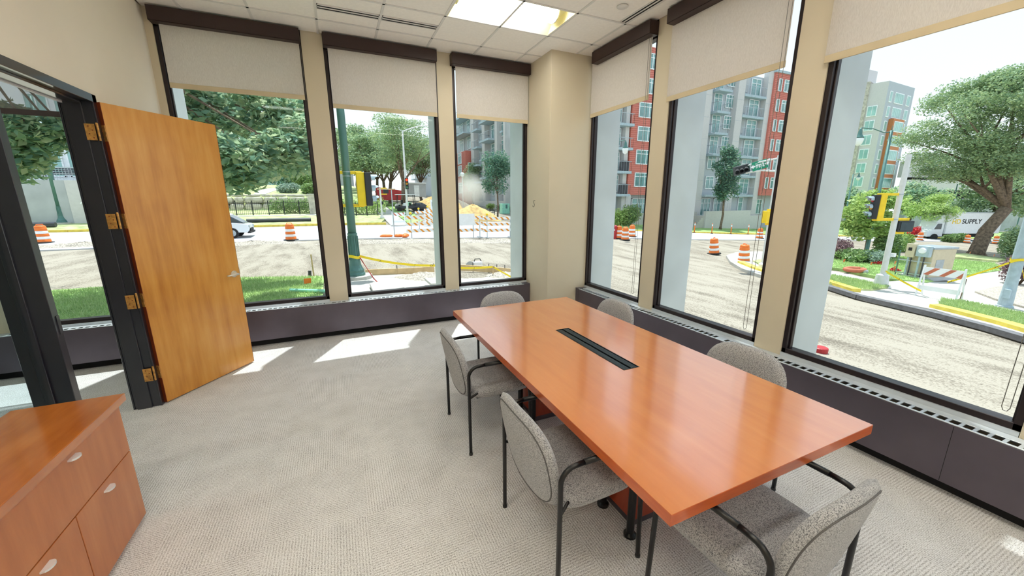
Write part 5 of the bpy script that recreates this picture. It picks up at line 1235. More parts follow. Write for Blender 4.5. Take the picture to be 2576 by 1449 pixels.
# pipe lying on the park lawn; second one through the doorway
a = Y(622, 568, 39); b_ = Y(784, 566.5, 39); zz = hill(0, 39)+.16; stick('black_pipe', 'long black pipe lying on the park lawn near the kerb', Vector((a.x, 39, zz)), Vector((b_.x, 39, zz)), .16, 'pipek', 'pipe')
a = Y(40, 549, 38.6); b_ = Y(136, 549, 38.6); zz = hill(0, 38.6)+.2; stick('black_pipe', 'black pipe on the grass left of the lamp post, seen through the doorway', Vector((a.x, 38.6, zz)), Vector((b_.x, 38.6, zz)), .18, 'pipek', 'pipe')
# ---- vehicles
def ext_y(mb, prof, y0, y1): return mb.ext(prof, 'y', y0, y1)
def make_car(label, sx=1.0):
    t = thing('parked_car', (0, 0, 0), label, 'car')
    low = [(-2.2, .35), (-2.25, .6), (-2.15, .85), (-1.2, .98), (1.35, .98), (2.15, .88), (2.22, .6), (2.15, .35)]
    MB().ext(low, 'y', -.86, .86).build('body', 'carw', t, bevel=.06, seg=3)
    cab = [(-1.15, .95), (-.45, 1.48), (1.1, 1.5), (1.95, .95)]
    MB().ext(cab, 'y', -.74, .74).build('cabin', 'cargl', t, bevel=.05); MB().ext([(-.5, 1.44), (-.4, 1.51), (1.05, 1.53), (1.2, 1.44)], 'y', -.72, .72).build('roof', 'carw', t, bevel=.02)
    for s in (-1, 1):
        for x in (-1.35, 1.3):
            w = MB(); n_ = 18
            for yy in (s*.70, s*.88):
                for k in range(n_): a = 2*math.pi*k/n_; w.v.append((x+.33*math.cos(a), yy, .33+.33*math.sin(a)))
            for k in range(n_): w.f.append((k, (k+1) % n_, n_+(k+1) % n_, n_+k))
            w.f += [tuple(range(n_))[::-1], tuple(range(n_, 2*n_))]; wo_ = w.build('wheel', 'rubber', t)
            h = MB()
            for yy in (s*.875, s*.895):
                for k in range(n_): a = 2*math.pi*k/n_; h.v.append((x+.2*math.cos(a), yy, .33+.2*math.sin(a)))
            for k in range(n_): h.f.append((k, (k+1) % n_, n_+(k+1) % n_, n_+k))
            h.f.append(tuple(range(n_, 2*n_))); h.build('hubcap', 'bgrey', wo_)
        for x in (-.3, .55): MB().box(x-.03, s*.74, 1.0, x+.03, s*.755, 1.45).build('window_pillar', 'carw', t)
        MB().box(2.12, s*.55, .66, 2.235, s*.8, .8).build('headlamp', 'bgrey', t, bevel=.02); MB().box(-2.24, s*.6, .68, -2.14, s*.82, .85).build('tail_lamp', 'hydr', t, bevel=.02)
    MB().box(2.16, -.5, .45, 2.24, .5, .62).build('grille', 'rubber', t); MB().box(2.1, -.84, .3, 2.26, .84, .42).build('bumper', 'rubber', t); return t
p = G(604, 601); c = make_car('white car on the far road, its nose showing past the open door leaf'); put(c, (p.x-1.6, p.y+.6, zg(p.x, p.y)+.06), .0)
q = G(2312, 603); c2 = copy_tree(c); put(c2, (q.x+1, q.y+3, zg(q.x, q.y)+.1), math.pi*.86, 'white parked car in front of the delivery truck')
q = G(2408, 604); z0 = q.z
# delivery truck (box body with lettering)
t = thing('delivery_truck', (0, 0, 0), 'white box truck with supply lettering parked under the trees', 'truck')
MB().box(-3.6, -1.22, 1.0, 4.2, 1.22, 3.8).build('cargo_box', 'owhite', t, bevel=.04); MB().box(-3.62, -1.24, 3.74, 4.22, 1.24, 3.84).build('roof_rail', 'bgrey', t)
MB().ext([(-5.9, .6), (-6.0, 1.3), (-5.2, 1.55), (-4.75, 2.5), (-3.7, 2.55), (-3.7, .6)], 'y', -1.05, 1.05).build('cab', 'carw', t, bevel=.06); MB().ext([(-5.1, 1.6), (-4.72, 2.35), (-4.1, 2.35), (-4.1, 1.6)], 'y', -1.07, 1.07).build('cab_window', 'cargl', t)
MB().ext([(-4.9, 2.5), (-4.2, 3.5), (-3.62, 3.6), (-3.62, 2.5)], 'y', -1.0, 1.0).build('air_deflector', 'carw', t, bevel=.05); MB().box(-5.9, -.9, .5, 4.0, .9, .95).build('chassis', 'rubber', t)
for x in (-4.9, 2.4):
    for s in (-1, 1):
        w = MB(); n_ = 16
        for yy in (s*.8, s*1.15):
            for k in range(n_): a = 2*math.pi*k/n_; w.v.append((x+.5*math.cos(a), yy, .5+.5*math.sin(a)))
        for k in range(n_): w.f.append((k, (k+1) % n_, n_+(k+1) % n_, n_+k))
        w.f += [tuple(range(n_))[::-1], tuple(range(n_, 2*n_))]; w.build('wheel', 'rubber', t)
text('lettering', 'HD', (-2.35, -1.23, 2.6), .85, 'yellow', 0, t, .004); text('lettering', 'SUPPLY', (-.15, -1.23, 2.6), .85, 'rubber', 0, t, .004)
dirT = math.atan2(-RT.y*1.0, RT.x)
put(t, (q.x, q.y, z0), math.atan2(RT.y, RT.x)+.05)

# ---- work yard in the middle front window
def dep(u, v, y_): return Y(u, v, y_)
q = dep(985, 500, 62); t = thing('red_container', (q.x, 62, q.z), 'red open-top container behind the boulevard trees', 'container'); w_ = 2.0
MB().ext([(q.x-w_, q.z-.2), (q.x-w_-.3, q.z+1.7), (q.x+w_+.2, q.z+1.1), (q.x+w_+.3, q.z-.2)], 'y', 61, 63).build('box', 'hydr', t, bevel=.05)
for k in range(5): MB().box(q.x-w_+.2+k*.85, 60.94, q.z-.1, q.x-w_+.28+k*.85, 61.0, q.z+1.2).build('rib', 'hydr', t)
q = dep(1043, 492, 66); t = thing('site_shed', (q.x, 66, q.z), 'pale grey site shed right of the red signal', 'shed'); MB().box(q.x-1.1, 65, q.z-.2, q.x+1.7, 68, q.z+1.9).build('walls', 'concg', t); MB().box(q.x-1.2, 64.9, q.z+1.9, q.x+1.8, 68.1, q.z+2.05).build('roof', 'owhite', t); MB().box(q.x-.2, 64.95, q.z-.1, q.x+.6, 65, q.z+1.6).build('shed_door', 'wf', t)
q = G(1022, 533); t = thing('utility_cart', tuple(q), 'work cart with flat white canopy behind the signal pole', 'cart')
x, y, z = q; MB().box(x-1.3, y-.6, z+.4, x+1.6, y+.6, z+.75).build('deck', 'pipek', t, bevel=.05); MB().box(x-1.2, y-.7, z+2.1, x+1.3, y+.7, z+2.2).build('canopy', 'owhite', t, bevel=.03)
for xx in (-1.1, 1.1):
    for yy in (-.55, .55): MB().tube([(x+xx, y+yy, z+.7), (x+xx*.95, y+yy, z+2.1)], .04, 6).build('canopy_post', 'rubber', t)
MB().box(x-.4, y-.5, z+.75, x+.2, y+.5, z+1.1).build('cart_seat', 'owhite', t, bevel=.04); MB().box(x-.55, y-.5, z+1.0, x-.4, y+.5, z+1.5).build('cart_backrest', 'rubber', t)
for xx in (-.9, 1.1):
    w = MB(); n_ = 14
    for yy in (y-.7, y-.5):
        for k in range(n_): a = 2*math.pi*k/n_; w.v.append((x+xx+.3*math.cos(a), yy, z+.3+.3*math.sin(a)))
    for k in range(n_): w.f.append((k, (k+1) % n_, n_+(k+1) % n_, n_+k))
    w.f += [tuple(range(n_))[::-1], tuple(range(n_, 2*n_))]; w.build('wheel', 'rubber', t)
for k, (u, v, lb) in enumerate([(1005, 527, 'white pipe end in the pipe stack left of the thick boulevard tree'), (1022, 526, 'mint pipe end in the stack right of the thick boulevard tree'), (1031, 522, 'rear mint pipe end by the pale signal pole')]):
    q = G(u, v); w = MB(); w.tube([(q.x, q.y, q.z+.4), (q.x+.4, q.y+5, q.z+.4)], .36, 14, True); o = w.build('large_pipe', 'owhite' if k == 0 else 'mint', None, off=tuple(q), smooth=False); o.location = q; tag(o, lb, 'pipe', 'stacked pipes in the work yard')
    w2 = MB().tube([(0, -.02, .4), (.01, .02, .4)], .27, 14, True).build('bore', 'rubber', o, off=(0, 0, 0))
q = G(1055, 531); o = MB().ball((0, 0, .5), 1.15, .8, .62, 12, 8, .07).build('spoil_bag', 'pipek', None); o.location = q; tag(o, 'dark grey lumpy bulk bag beside the rear barricade', 'bag')
q = G(1033, 545); t = thing('pipe_bundle', tuple(q), 'bundle of thin grey pipes lying beside the bulk bag', 'pipe bundle')
for k in range(8): MB().tube([q+Vector((-.7+.22*(k % 4), 0, .1+.2*(k//4))), q+Vector((.2+.22*(k % 4), 3.5, .1+.2*(k//4)))], .09, 8).build('pipe', 'bgrey', t)
q = G(1120, 530); mound('sand_pile', 'ochre sand pile behind the left barricades', (q.x, q.y+3, q.z+.2), 4.2, 3, 2.0, 'sand', 'sand pile', seed=6, rough=.06)
q = G(1196, 555); mound('sand_pile', 'big ochre sand pile behind the barricades in the narrow window', (q.x, q.y+1, q.z-.1), 3.3, 2.3, 1.75, 'sand', 'sand pile', seed=9, rough=.06)
q = G(1150, 528); mound('sand_pile', 'pale sandy heap under the dust cloud at the left of the narrow window', (q.x, q.y+3, q.z), 3.8, 3, 1.7, 'dirt', 'sand pile', seed=15, rough=.06)
# dust cloud
dc = MB().ball((0, 0, 0), 2.6, 1.8, 2.5, 16, 10).build('dust_cloud', 'owhite', None, smooth=True); q = Y(1183, 478, 50); dc.location = q; tag(dc, 'pale cloud of dust rising in front of the young trees in the narrow window', 'dust', kind='stuff')
m = N('airborne_dust'); vs_ = m.n('ShaderNodeVolumePrincipled'); vs_.inputs['Color'].default_value = (.98, .95, .90, 1); c_ = m.n('ShaderNodeTexCoord'); nz = m.noise(c_.outputs['Object'], .9, 4, .6)
ln_ = m.n('ShaderNodeVectorMath', operation='LENGTH'); m.l(c_.outputs['Object'], ln_.inputs[0]); mr = m.n('ShaderNodeMapRange'); mr.inputs[1].default_value = .5; mr.inputs[2].default_value = 2.4; mr.inputs[3].default_value = 1; mr.inputs[4].default_value = 0; m.l(ln_.outputs['Value'], mr.inputs[0])
m1 = m.n('ShaderNodeMath', operation='MULTIPLY'); m.l(nz, m1.inputs[0]); m.l(mr.outputs[0], m1.inputs[1]); m2 = m.n('ShaderNodeMath', operation='MULTIPLY'); m.l(m1.outputs[0], m2.inputs[0]); m2.inputs[1].default_value = 1.3; m.l(m2.outputs[0], vs_.inputs['Density']); m.l(vs_.outputs[0], m.out.inputs['Volume'])
dc.data.materials.clear(); dc.data.materials.append(m.m)

# ---- buildings
PITCHF = 2.59
def win_protos(par, w, h, cols, rows_, y, mt='pane', axis='y', door=False):
    """a framed window in local coordinates (centre bottom at 0), facing -y or -x"""
    fr = MB(); b_ = .09; d = .1
    if axis == 'y':
        B = lambda x0, z0, x1, z1, m_, q0, q1: m_.box(x0, q0, z0, x1, q1, z1)
    else:
        B = lambda x0, z0, x1, z1, m_, q0, q1: m_.box(q0, x0, z0, q1, x1, z1)
    B(-w/2, 0, w/2, b_, fr, -d, 0); B(-w/2, h-b_, w/2, h, fr, -d, 0); B(-w/2, 0, -w/2+b_, h, fr, -d, 0); B(w/2-b_, 0, w/2, h, fr, -d, 0)
    for k in range(1, cols): xx = -w/2+w*k/cols; B(xx-.035, b_, xx+.035, h-b_, fr, -d*.9, 0)
    if rows_ > 1: zz = h*.72; B(-w/2+b_, zz-.035, w/2-b_, zz+.035, fr, -d*.9, 0)
    f = fr.build('window', 'wf', par, off=(0, 0, 0)); g = MB(); B(-w/2+b_*.5, b_*.5, w/2-b_*.5, h-b_*.5, g, -.035, -.005); p_ = g.build('pane', mt, f, off=(0, 0, 0)); return f
cache = {}
def win(par, x, y, z, w, h, cols=2, rows_=2, mt='pane', axis='y'):
    key = (par.name, round(w, 2), round(h, 2), cols, rows_, mt, axis); o = Vector(par['_o'])
    if key not in cache: f = win_protos(par, w, h, cols, rows_, y, mt, axis); cache[key] = f
    else:
        s_ = cache[key]; f = s_.copy(); COL.objects.link(f); f.parent = par
        for ch in s_.children: c_ = ch.copy(); COL.objects.link(c_); c_.parent = f
    f.location = Vector((x, y, z))-o; return f
def siding(par, x0, x1, y, z0, z1, mt, step=.22, axis='y'):
    mb = MB(); z = z0
    while z < z1-.02:
        h = min(step*.84, z1-z)
        if axis == 'y': mb.box(x0, y-.04, z, x1, y, z+h)
        else: mb.box(y-.04, x0, z, y, x1, z+h)
        z += step
    o = mb.build('siding_boards', mt, par); o['kind'] = 'stuff'; return o
def railing(mb, a, b_, z, H_=1.05, n=None):
    a = Vector((*a, z)); b_ = Vector((*b_, z)); L = (b_-a).length; n = n or max(2, int(L/.35)); u = Vector((0, 0, H_))
    mb.beam(a+u, b_+u, .05, .05)
    for k in range(n+1): p = a.lerp(b_, k/n); mb.beam(p, p+u, .018, .018, (0, 1, 0))
def balcony(par, x0, x1, y0, y1, z, pr=1, dirn='y'):
    s = MB().box(x0, y0, z-.28, x1, y1, z).build('balcony', 'slab', par); r = MB()
    if dirn == 'y': railing(r, (x0+.03, y0+.04), (x1-.03, y0+.04), z); railing(r, (x0+.03, y0+.04), (x0+.03, y1), z, n=3); railing(r, (x1-.03, y0+.04), (x1-.03, y1), z, n=3)
    else: railing(r, (x0+.04, y0+.03), (x0+.04, y1-.03), z); railing(r, (x0+.04, y0+.03), (x1, y0+.03), z, n=3); railing(r, (x0+.04, y1-.03), (x1, y1-.03), z, n=3)
    r.build('railing', 'bgrey', s)
AP = thing('apartment_building', (45, 38, -1.9), 'large grey and red apartment building with balconies across the intersection', 'building')
FZ0 = 2.4; FL = [FZ0+PITCHF*k for k in range(7)]; RZ = 18.5
MB().box(24, 38, -3, 66, 52, RZ-.6).build('wall', 'grsid', AP); MB().box(24.2, 52, -3, 40, 130, RZ-.6).build('wall', 'grsid', AP)
# south face
# recessed balcony bay left (narrow right-hand window)
for x0, x1 in ((31.2, 31.75), (26.2, 27.0)): MB().box(x0, 37.3, -2.2, x1, 38, RZ).build('concrete_pier', 'tan', AP)
for k, z in enumerate(FL[:6]):
    balcony(AP, 27.0, 31.95, 36.7, 37.99, z); win(AP, 30.1, 37.96, z+.25, 1.9, 2.0); 
    win(AP, 28.2, 37.96, z+.05, 1.2, 2.3, 2)
MB().box(27.4, 37.05, 5.1, 28.4, 37.5, 6.2).build('storage_box', 'pipek', AP)
for z in (FL[0], FL[1]): MB().box(30.6, 36.85, z+.02, 31.7, 37.2, z+1.15).build('covered_grill', 'pipek', AP, bevel=.1)
MB().ball((31.2, 37.2, FL[4]+.7), .5, .4, .5, 10, 6).build('covered_grill', 'pipek', AP)
# red bay 1
MB().box(31.95, 37.25, FL[0]-.1, 41, 38, RZ).build('bay_wall', 'red', AP); siding(AP, 31.95, 41, 37.25, FL[0]-.1, RZ, 'red'); siding(AP, 37.25, 38, 31.95, FL[0]-.1, RZ, 'red', axis='x')
for z in FL[:6]: win(AP, 34.0, 37.2, z+.85, 2.3, 1.65, 3); win(AP, 38.2, 37.2, z+.85, 2.3, 1.65, 3)
win(AP, 34.6, 37.97, -.5, 2.6, 2.4, 3); MB().box(31.8, 37.3, -2.2, 32.6, 38, 2.3).build('concrete_pier', 'tan', AP)
# grey section with white piers
for x0, x1 in ((43.2, 44.6), (49.3, 50.6), (55.0, 56.0)):
    pr = MB().box(x0, 37.3, -2.4, x1, 38, RZ+.5).build('concrete_pier', 'tan', AP); j = MB()
    for k in range(8): j.box(x0+.002, 37.292, -1+k*2.59, x1-.002, 37.3, -.97+k*2.59)
    j.build('panel_joints', 'grsid', pr)['kind'] = 'stuff'
for k, z in enumerate(FL[:6]):
    win(AP, 46.5, 37.97, z+(.1 if k >= 2 else .75), 1.55, 2.25 if k >= 2 else 1.65, 2); win(AP, 48.75, 37.97, z+.75, 1.7, 1.65, 3)
    if k >= 2: balcony(AP, 45.2, 47.6, 36.8, 37.99, z)
win(AP, 46.2, 37.97, -.4, 1.9, 2.3, 3); win(AP, 48.5, 37.97, -.4, 1.5, 2.3, 2)
MB().box(44.6, 36.8, FL[0]-.3, 49.3, 38, FL[0]-.05).build('canopy', 'slab', AP)
# recessed balconies
for k, z in enumerate(FL[:6]):
    MB().box(50.6, 37.25, z-.3, 55.0, 38, z).build('balcony', 'slab', AP); r = MB(); railing(r, (50.7, 37.3), (54.9, 37.3), z); r.build('railing', 'bgrey', AP)
    win(AP, 53.5, 37.97, z+.05, 2.0, 2.2, 2); MB().box(51.4, 37.93, z+.4, 52.0, 37.98, z+2.1).build('vent_panel', 'concg', AP)
win(AP, 53.3, 37.97, -.6, 1.0, 2.7, 1)
# red bay 2
MB().box(56.0, 37.1, FL[0]-.1, 66, 38, RZ).build('bay_wall', 'red', AP); siding(AP, 56.0, 66, 37.1, FL[0]-.1, RZ, 'red'); MB().box(55.9, 36.9, RZ, 66.2, 38, RZ+.3).build('parapet', 'slab', AP)
for z in FL[:6]: win(AP, 57.1, 37.05, z+.85, .7, 1.6, 1, 1); win(AP, 59.0, 37.05, z+.85, 2.1, 1.6, 3); win(AP, 62.6, 37.05, z+.85, 2.1, 1.6, 3)
win(AP, 57.5, 37.97, -.4, 1.3, 2.2, 2)
t = thing('planter_wall', (48, 35.2, -1.9), 'pale concrete planter wall with steps in front of the apartment building', 'wall')
MB().box(42.5, 34.6, -2.4, 51.0, 35.0, .3).build('wall_face', 'tan', t); MB().box(51.0, 34.6, -2.4, 53.4, 35.0, -.4).build('wall_face', 'tan', t); MB().box(42.5, 35, -.4, 53.4, 37, -.3).build('terrace', 'conc', t)
for k in range(8): MB().box(42.5-(k+1)*.28, 34.8, -2.4, 42.5-k*.28, 36.4, -.3-.24*k).build('step', 'conc', t)
r = MB(); railing(r, (44, 34.8), (47, 34.8), .3, 1.0, 6); r.build('railing', 'bgrey', t)
t = thing('retaining_wall', (30, 36.8, -1.9), 'low pale concrete wall behind the tall grasses, below the red siding', 'wall'); MB().box(30.5, 36.4, -2.2, 43, 36.7, zg(33, 36)+1.5).build('wall_face', 'conc', t)
# west face (seen in the narrow front window)
x_ = 24
MB().box(23.0, 47.5, -2, 24.2, 53.3, RZ+2).build('concrete_tower', 'concg', AP); MB().box(23.05, 53.3, -2, 24.2, 54.1, RZ+1).build('concrete_pier', 'tan', AP)
wz = zg(24, 50)
win(AP, 22.98, 49.9, wz+.2, 2.2, 2.4, 3, 1, axis='x')
W2 = [FZ0+2.85*k for k in range(7)]
for k, z in enumerate(W2[:6]):
    win(AP, 24.15, 55.9, z+.2, 2.9, 2.3, 3, axis='x'); win(AP, 24.15, 60.3, z+.1, 2.2, 2.4, 2, axis='x'); win(AP, 24.15, 65.5, z+.3, 1.6, 2.2, 2, axis='x'); win(AP, 24.15, 73, z+.2, 2.4, 2.3, 3, axis='x'); win(AP, 24.15, 77.5, z+.2, 2.4, 2.3, 3, axis='x')
    if k >= 1:
        balcony(AP, 22.9, 24.2, 53.6+.6, 55.0, z+(.6 if k % 1 == 0 else 0), dirn='x'); balcony(AP, 22.3, 24.2, 58.2, 62.4, z+.1, dirn='x'); balcony(AP, 22.6, 24.2, 64.3, 67.2, z-.4, dirn='x')
    if k >= 4: balcony(AP, 22.2, 24.2, 70.5, 79.5, z, dirn='x')
for y0, y1 in ((57.1, 58.1), (62.5, 63.8), (68.0, 69.6)): MB().box(23.3, y0, -1, 24.2, y1, RZ+1).build('concrete_pier', 'tan', AP)
MB().box(22.4, 70, -1, 24.2, 81, 10.5).build('bay_wall', 'red', AP); siding(AP, 70, 81, 22.4, 2.0, 10.5, 'red', axis='x'); siding(AP, 22.4, 24.2, 70, 2.0, 10.5, 'red')
for z in (W2[0]+.6, W2[1]+.9, W2[2]+.3)[:3]: win(AP, 22.35, 73.5, z, 2.3, 2.0, 3, axis='x'); win(AP, 22.35, 78, z, 2.3, 2.0, 3, axis='x')
for z in (W2[0]+.6, W2[1]+.9): win(AP, 23.3, 69.95, z+.3, 1.1, 2.0, 1)
for k, z in enumerate(W2[2:6]): 
    for y0 in (88, 100, 112, 122): balcony(AP, 22.4, 24.2, y0, y0+4.5, z, dirn='x'); win(AP, 24.15, y0+2.2, z+.1, 2.6, 2.3, 3, axis='x')
MB().box(23.2, 53.9, wz-1, 24.1, 68, wz+1.6).build('base_wall', 'tan', AP)
# tall tower far right
T0 = ray(2238, 203); dT = 80.0; C0 = CAM+T0*dT; zt_ = C0.z
def topat(u, v): d = ray(u, v); return CAM+d*((zt_-CAM.z)/d.z)
LA = topat(2190, 211.5); RA = topat(2302, 222); TW = thing('tower_block', (C0.x, C0.y, -3), 'tall pale grey tower block with orange-clad bay, far behind the street lamp', 'building')
def wall2(name, a, b_, z0, z1, mt, th=.4, lift=0.0):
    a = Vector((a.x, a.y, 0)); b_ = Vector((b_.x, b_.y, 0)); d = (b_-a).normalized(); n_ = Vector((-d.y, d.x, 0)); 
    if n_.dot(Vector((FW.x, FW.y, 0))) > 0: n_ = -n_
    q = [a+n_*lift, b_+n_*lift, b_+n_*(lift-th), a+n_*(lift-th)]; return MB().prism([(p_.x, p_.y) for p_ in q], z0, z1).build(name, mt, TW), d, n_
bk = C0+(C0-CAM)*.25; _ , dL, nL = wall2('wall', LA, C0, -4, zt_, 'tan', 6); _, dR, nR = wall2('wall', C0, RA, -4, zt_, 'grsid', 6)
def twin(a, d, n_, s, z, w_, h_, lift=.05, mt='teal', cols=2):
    c_ = Vector((a.x, a.y, 0))+d*s+n_*lift; R = Matrix((d, -n_, Vector((0, 0, 1)))).transposed(); c_.z = z
    f = MB(); f.obox(c_, w_, .12, h_, R); fo = f.build('window', 'wf', TW); g = MB(); 
    for k in range(cols): g.obox(c_+d*((k+.5)/cols-.5)*(w_-.2)+n_*.07, (w_-.3)/cols-.05, .04, h_-.35, R)
    g.build('pane', mt, fo)
LL_ = (Vector((C0.x, C0.y, 0))-Vector((LA.x, LA.y, 0))).length; LR_ = (Vector((RA.x, RA.y, 0))-Vector((C0.x, C0.y, 0))).length
fp = 2.95
for k in range(9):
    z = zt_-5.6-k*fp; twin(LA, dL, nL, LL_*.36, z, LL_*.56, 2.2, cols=2)
for k in range(10):
    z = zt_-2.9-k*fp; twin(C0, dR, nR, LR_*.14, z, LR_*.1, 2.2, cols=1, lift=.05); twin(C0, dR, nR, LR_*.46, z, LR_*.34, 2.2, cols=5, lift=.9 if k >= 2 else .05); twin(C0, dR, nR, LR_*.82, z, LR_*.14, 2.2, cols=2)
a_ = Vector((C0.x, C0.y, 0))+dR*LR_*.25; b2 = a_+dR*LR_*.42; wall2('orange_bay', a_, b2, -4, zt_-7.2, 'orsid', 1.2, .85)
s1_ = topat(2190, 211.5); s0_ = s1_-dL*2.0; wall2('stone_strip', s0_, s1_, -4, zt_+.5, 'stoneb', 5, .3); s00 = s0_-dL*14; wall2('wall', s00, s0_, -4, zt_-1, 'tan', 5, -1.0)
pz_ = at_depth(2200, 178, 88); MB().box(pz_.x-3, pz_.y, zt_-1, pz_.x+1.5, pz_.y+5, pz_.z).build('penthouse', 'tan', TW); MB().box(pz_.x+1.5, pz_.y+1, zt_-1, pz_.x+5, pz_.y+5, pz_.z-2).build('penthouse', 'slab', TW)
# long grey garage behind the big tree
q0 = at_depth(2265, 452, 78); q1 = at_depth(2640, 470, 90); GB = thing('parking_garage', (q0.x, q0.y, -3), 'long pale parking garage with open dark levels behind the trees on the right', 'building')
def gwall(u0, u1, v0, v1, dpt, mt, nm): 
    a, b_ = at_depth(u0, v0, dpt), at_depth(u1, v0, dpt+8); c_ = at_depth(u0, v1, dpt); p_ = MB(); d = Vector((b_.x-a.x, b_.y-a.y, 0)).normalized(); n_ = Vector((-d.y, d.x, 0)); n_ = n_ if n_.dot(Vector((FW.x, FW.y, 0))) > 0 else -n_
    A = Vector((a.x, a.y, 0)); B_ = Vector((b_.x, b_.y, 0)); p_.prism([(A.x, A.y), (B_.x, B_.y), ((B_+n_*1.5).x, (B_+n_*1.5).y), ((A+n_*1.5).x, (A+n_*1.5).y)], c_.z, a.z).build(nm, mt, GB)
gwall(2285, 2680, 405, 445, 84, 'tan', 'upper_band'); gwall(2285, 2680, 452, 478, 82, 'tan', 'parapet_band'); gwall(2290, 2680, 445, 452, 86, 'rubber', 'open_level'); gwall(2290, 2680, 478, 500, 86, 'rubber', 'open_level'); gwall(2285, 2680, 500, 590, 84, 'concg', 'lower_wall')
# far office behind the park
y_ = 118; q0 = Y(530, 470, y_); q1 = Y(880, 470, y_); OB = thing('office_building', (q0.x, y_, q0.z-4), 'long pale office building on top of the park hill', 'building'); zt2 = Y(700, 372, y_).z; zb2 = Y(700, 476, y_).z
MB().box(q0.x-30, y_, zb2-4, q1.x-2, y_+10, zt2).build('wall', 'tan', OB)
n_ = 12; wx = (q1.x-q0.x-4)/n_
for r_ in range(4):
    for k in range(-4, n_):
        if r_ < 3 or k % 2 == 0: win(OB, q0.x+wx*(k+.5), y_-.03, zb2+.4+r_*3.6, wx*.78, 2.6 if r_ < 3 else 1.2, 3, mt='teal' if r_ < 3 else 'pane')
MB().box(q1.x-7, y_-3, zb2-4, q1.x+1, y_+4, Y(860, 398, y_).z).build('grey_wing', 'concg', OB)
# white house with teal windows, seen through the doorway
y_ = 47; xa = Y(-140, 400, y_).x; xb = Y(330, 400, y_).x; HB = thing('white_building', (xa, y_, 3), 'white building with tall teal windows, seen through the doorway', 'building')
zf = Y(150, 448, y_).z; MB().box(xa, y_, zf-4, xb, y_+8, zf+11).build('wall', 'owhite', HB)
for u0, u1 in ((98, 158), (170, 224), (-40, 10), (250, 310)):
    a, b_ = Y(u0, 400, y_).x, Y(u1, 400, y_).x
    win(HB, (a+b_)/2, y_-.02, zf+.1, abs(b_-a), 3.3, 2, 1, 'teal'); win(HB, (a+b_)/2, y_-.02, zf+3.45, abs(b_-a), 3.2, 2, 1, 'teal'); win(HB, (a+b_)/2, y_-.02, zf+6.8, abs(b_-a), 3.2, 2, 1, 'teal')
y_ = 41.5; zt3 = Y(120, 453, y_).z; RWt = thing('terrace_wall', (Y(100, 500, y_).x, y_, 0), 'grey concrete terrace wall with railing, seen through the doorway', 'wall')
xs0 = Y(-160, 500, y_).x; xs1 = Y(168, 480, y_).x; xs2 = Y(330, 480, y_).x
MB().box(xs0, y_, hill(0, y_)-.2, xs1, y_+5.4, zt3).build('wall_face', 'concg', RWt); MB().box(xs1, y_-.06, hill(0, y_)-.2, xs2, y_+5.4, zt3).build('wall_face', 'tan', RWt)
r = MB(); railing(r, (xs0, y_+.2), (xs2, y_+.2), zt3, .95, 60); r.beam((xs0, y_+.2, zt3+.5), (xs2, y_+.2, zt3+.5), .04, .04); ro = r.build('railing', 'bgrey', RWt)
MB().beam(Y(203, 512, y_-.4), Y(226, 494, y_-.4), .06, .08).build('handrail', 'owhite', RWt)
b1_ = Y(172, 444, y_+1.4); bench('terrace_bench', 'dark bench behind the railing on the terrace', (b1_.x, y_+1.4, zt3), 2.6, 'pipek', s=1.15)
# ---- trees
q = Y(372, 600, 15.5); q = Vector((q.x, 15.8, zg(q.x, 15.8)))
LT = tree('linden_tree', 'large dark green tree with dense leaves outside the window behind the open door', (-7.2, 11.8, -.62), 11, 5.2, .3, 'lf_dark', 52000, .085, cz=7.4, rz=4.2, clump=90, cs=.24, seed=21, cr_off=(.9, .3), hollow=.2, fork=.33, lowcut=5.3)
hang = [(Y(u, v, 10.2+k*.12).x, 10.2+k*.12, Y(u, v, 10.2+k*.12).z, .5, .45, .36) for k, (u, v) in enumerate([(600, 400), (560, 380), (620, 430), (590, 445), (700, 370), (735, 380), (650, 390), (760, 330), (755, 400), (480, 300), (500, 240), (560, 300), (680, 300), (720, 270), (640, 250), (720, 410), (80, 330), (30, 350), (150, 340), (60, 380), (40, 400), (20, 300), (175, 335), (30, 420), (540, 420), (520, 350), (640, 330), (660, 425), (700, 330), (580, 250), (460, 260), (740, 300), (760, 260), (560, 340), (600, 300), (660, 360)])]
leaf_mesh('lower_foliage', leaves(hang, 14500, .10, .5, 77), 'lf_dark', LT, LT['_o'])
br_ = MB()
for h_ in hang[::2]: br_.tube([(-6.8, 11.8, 4.0), ((h_[0]-6.8)/2, (h_[1]+11.8)/2, max(h_[2], 4)+.8), h_[:3]], [.1, .05, .012], 5)
br_.build('lower_branches', 'bark', LT)['kind'] = 'stuff'
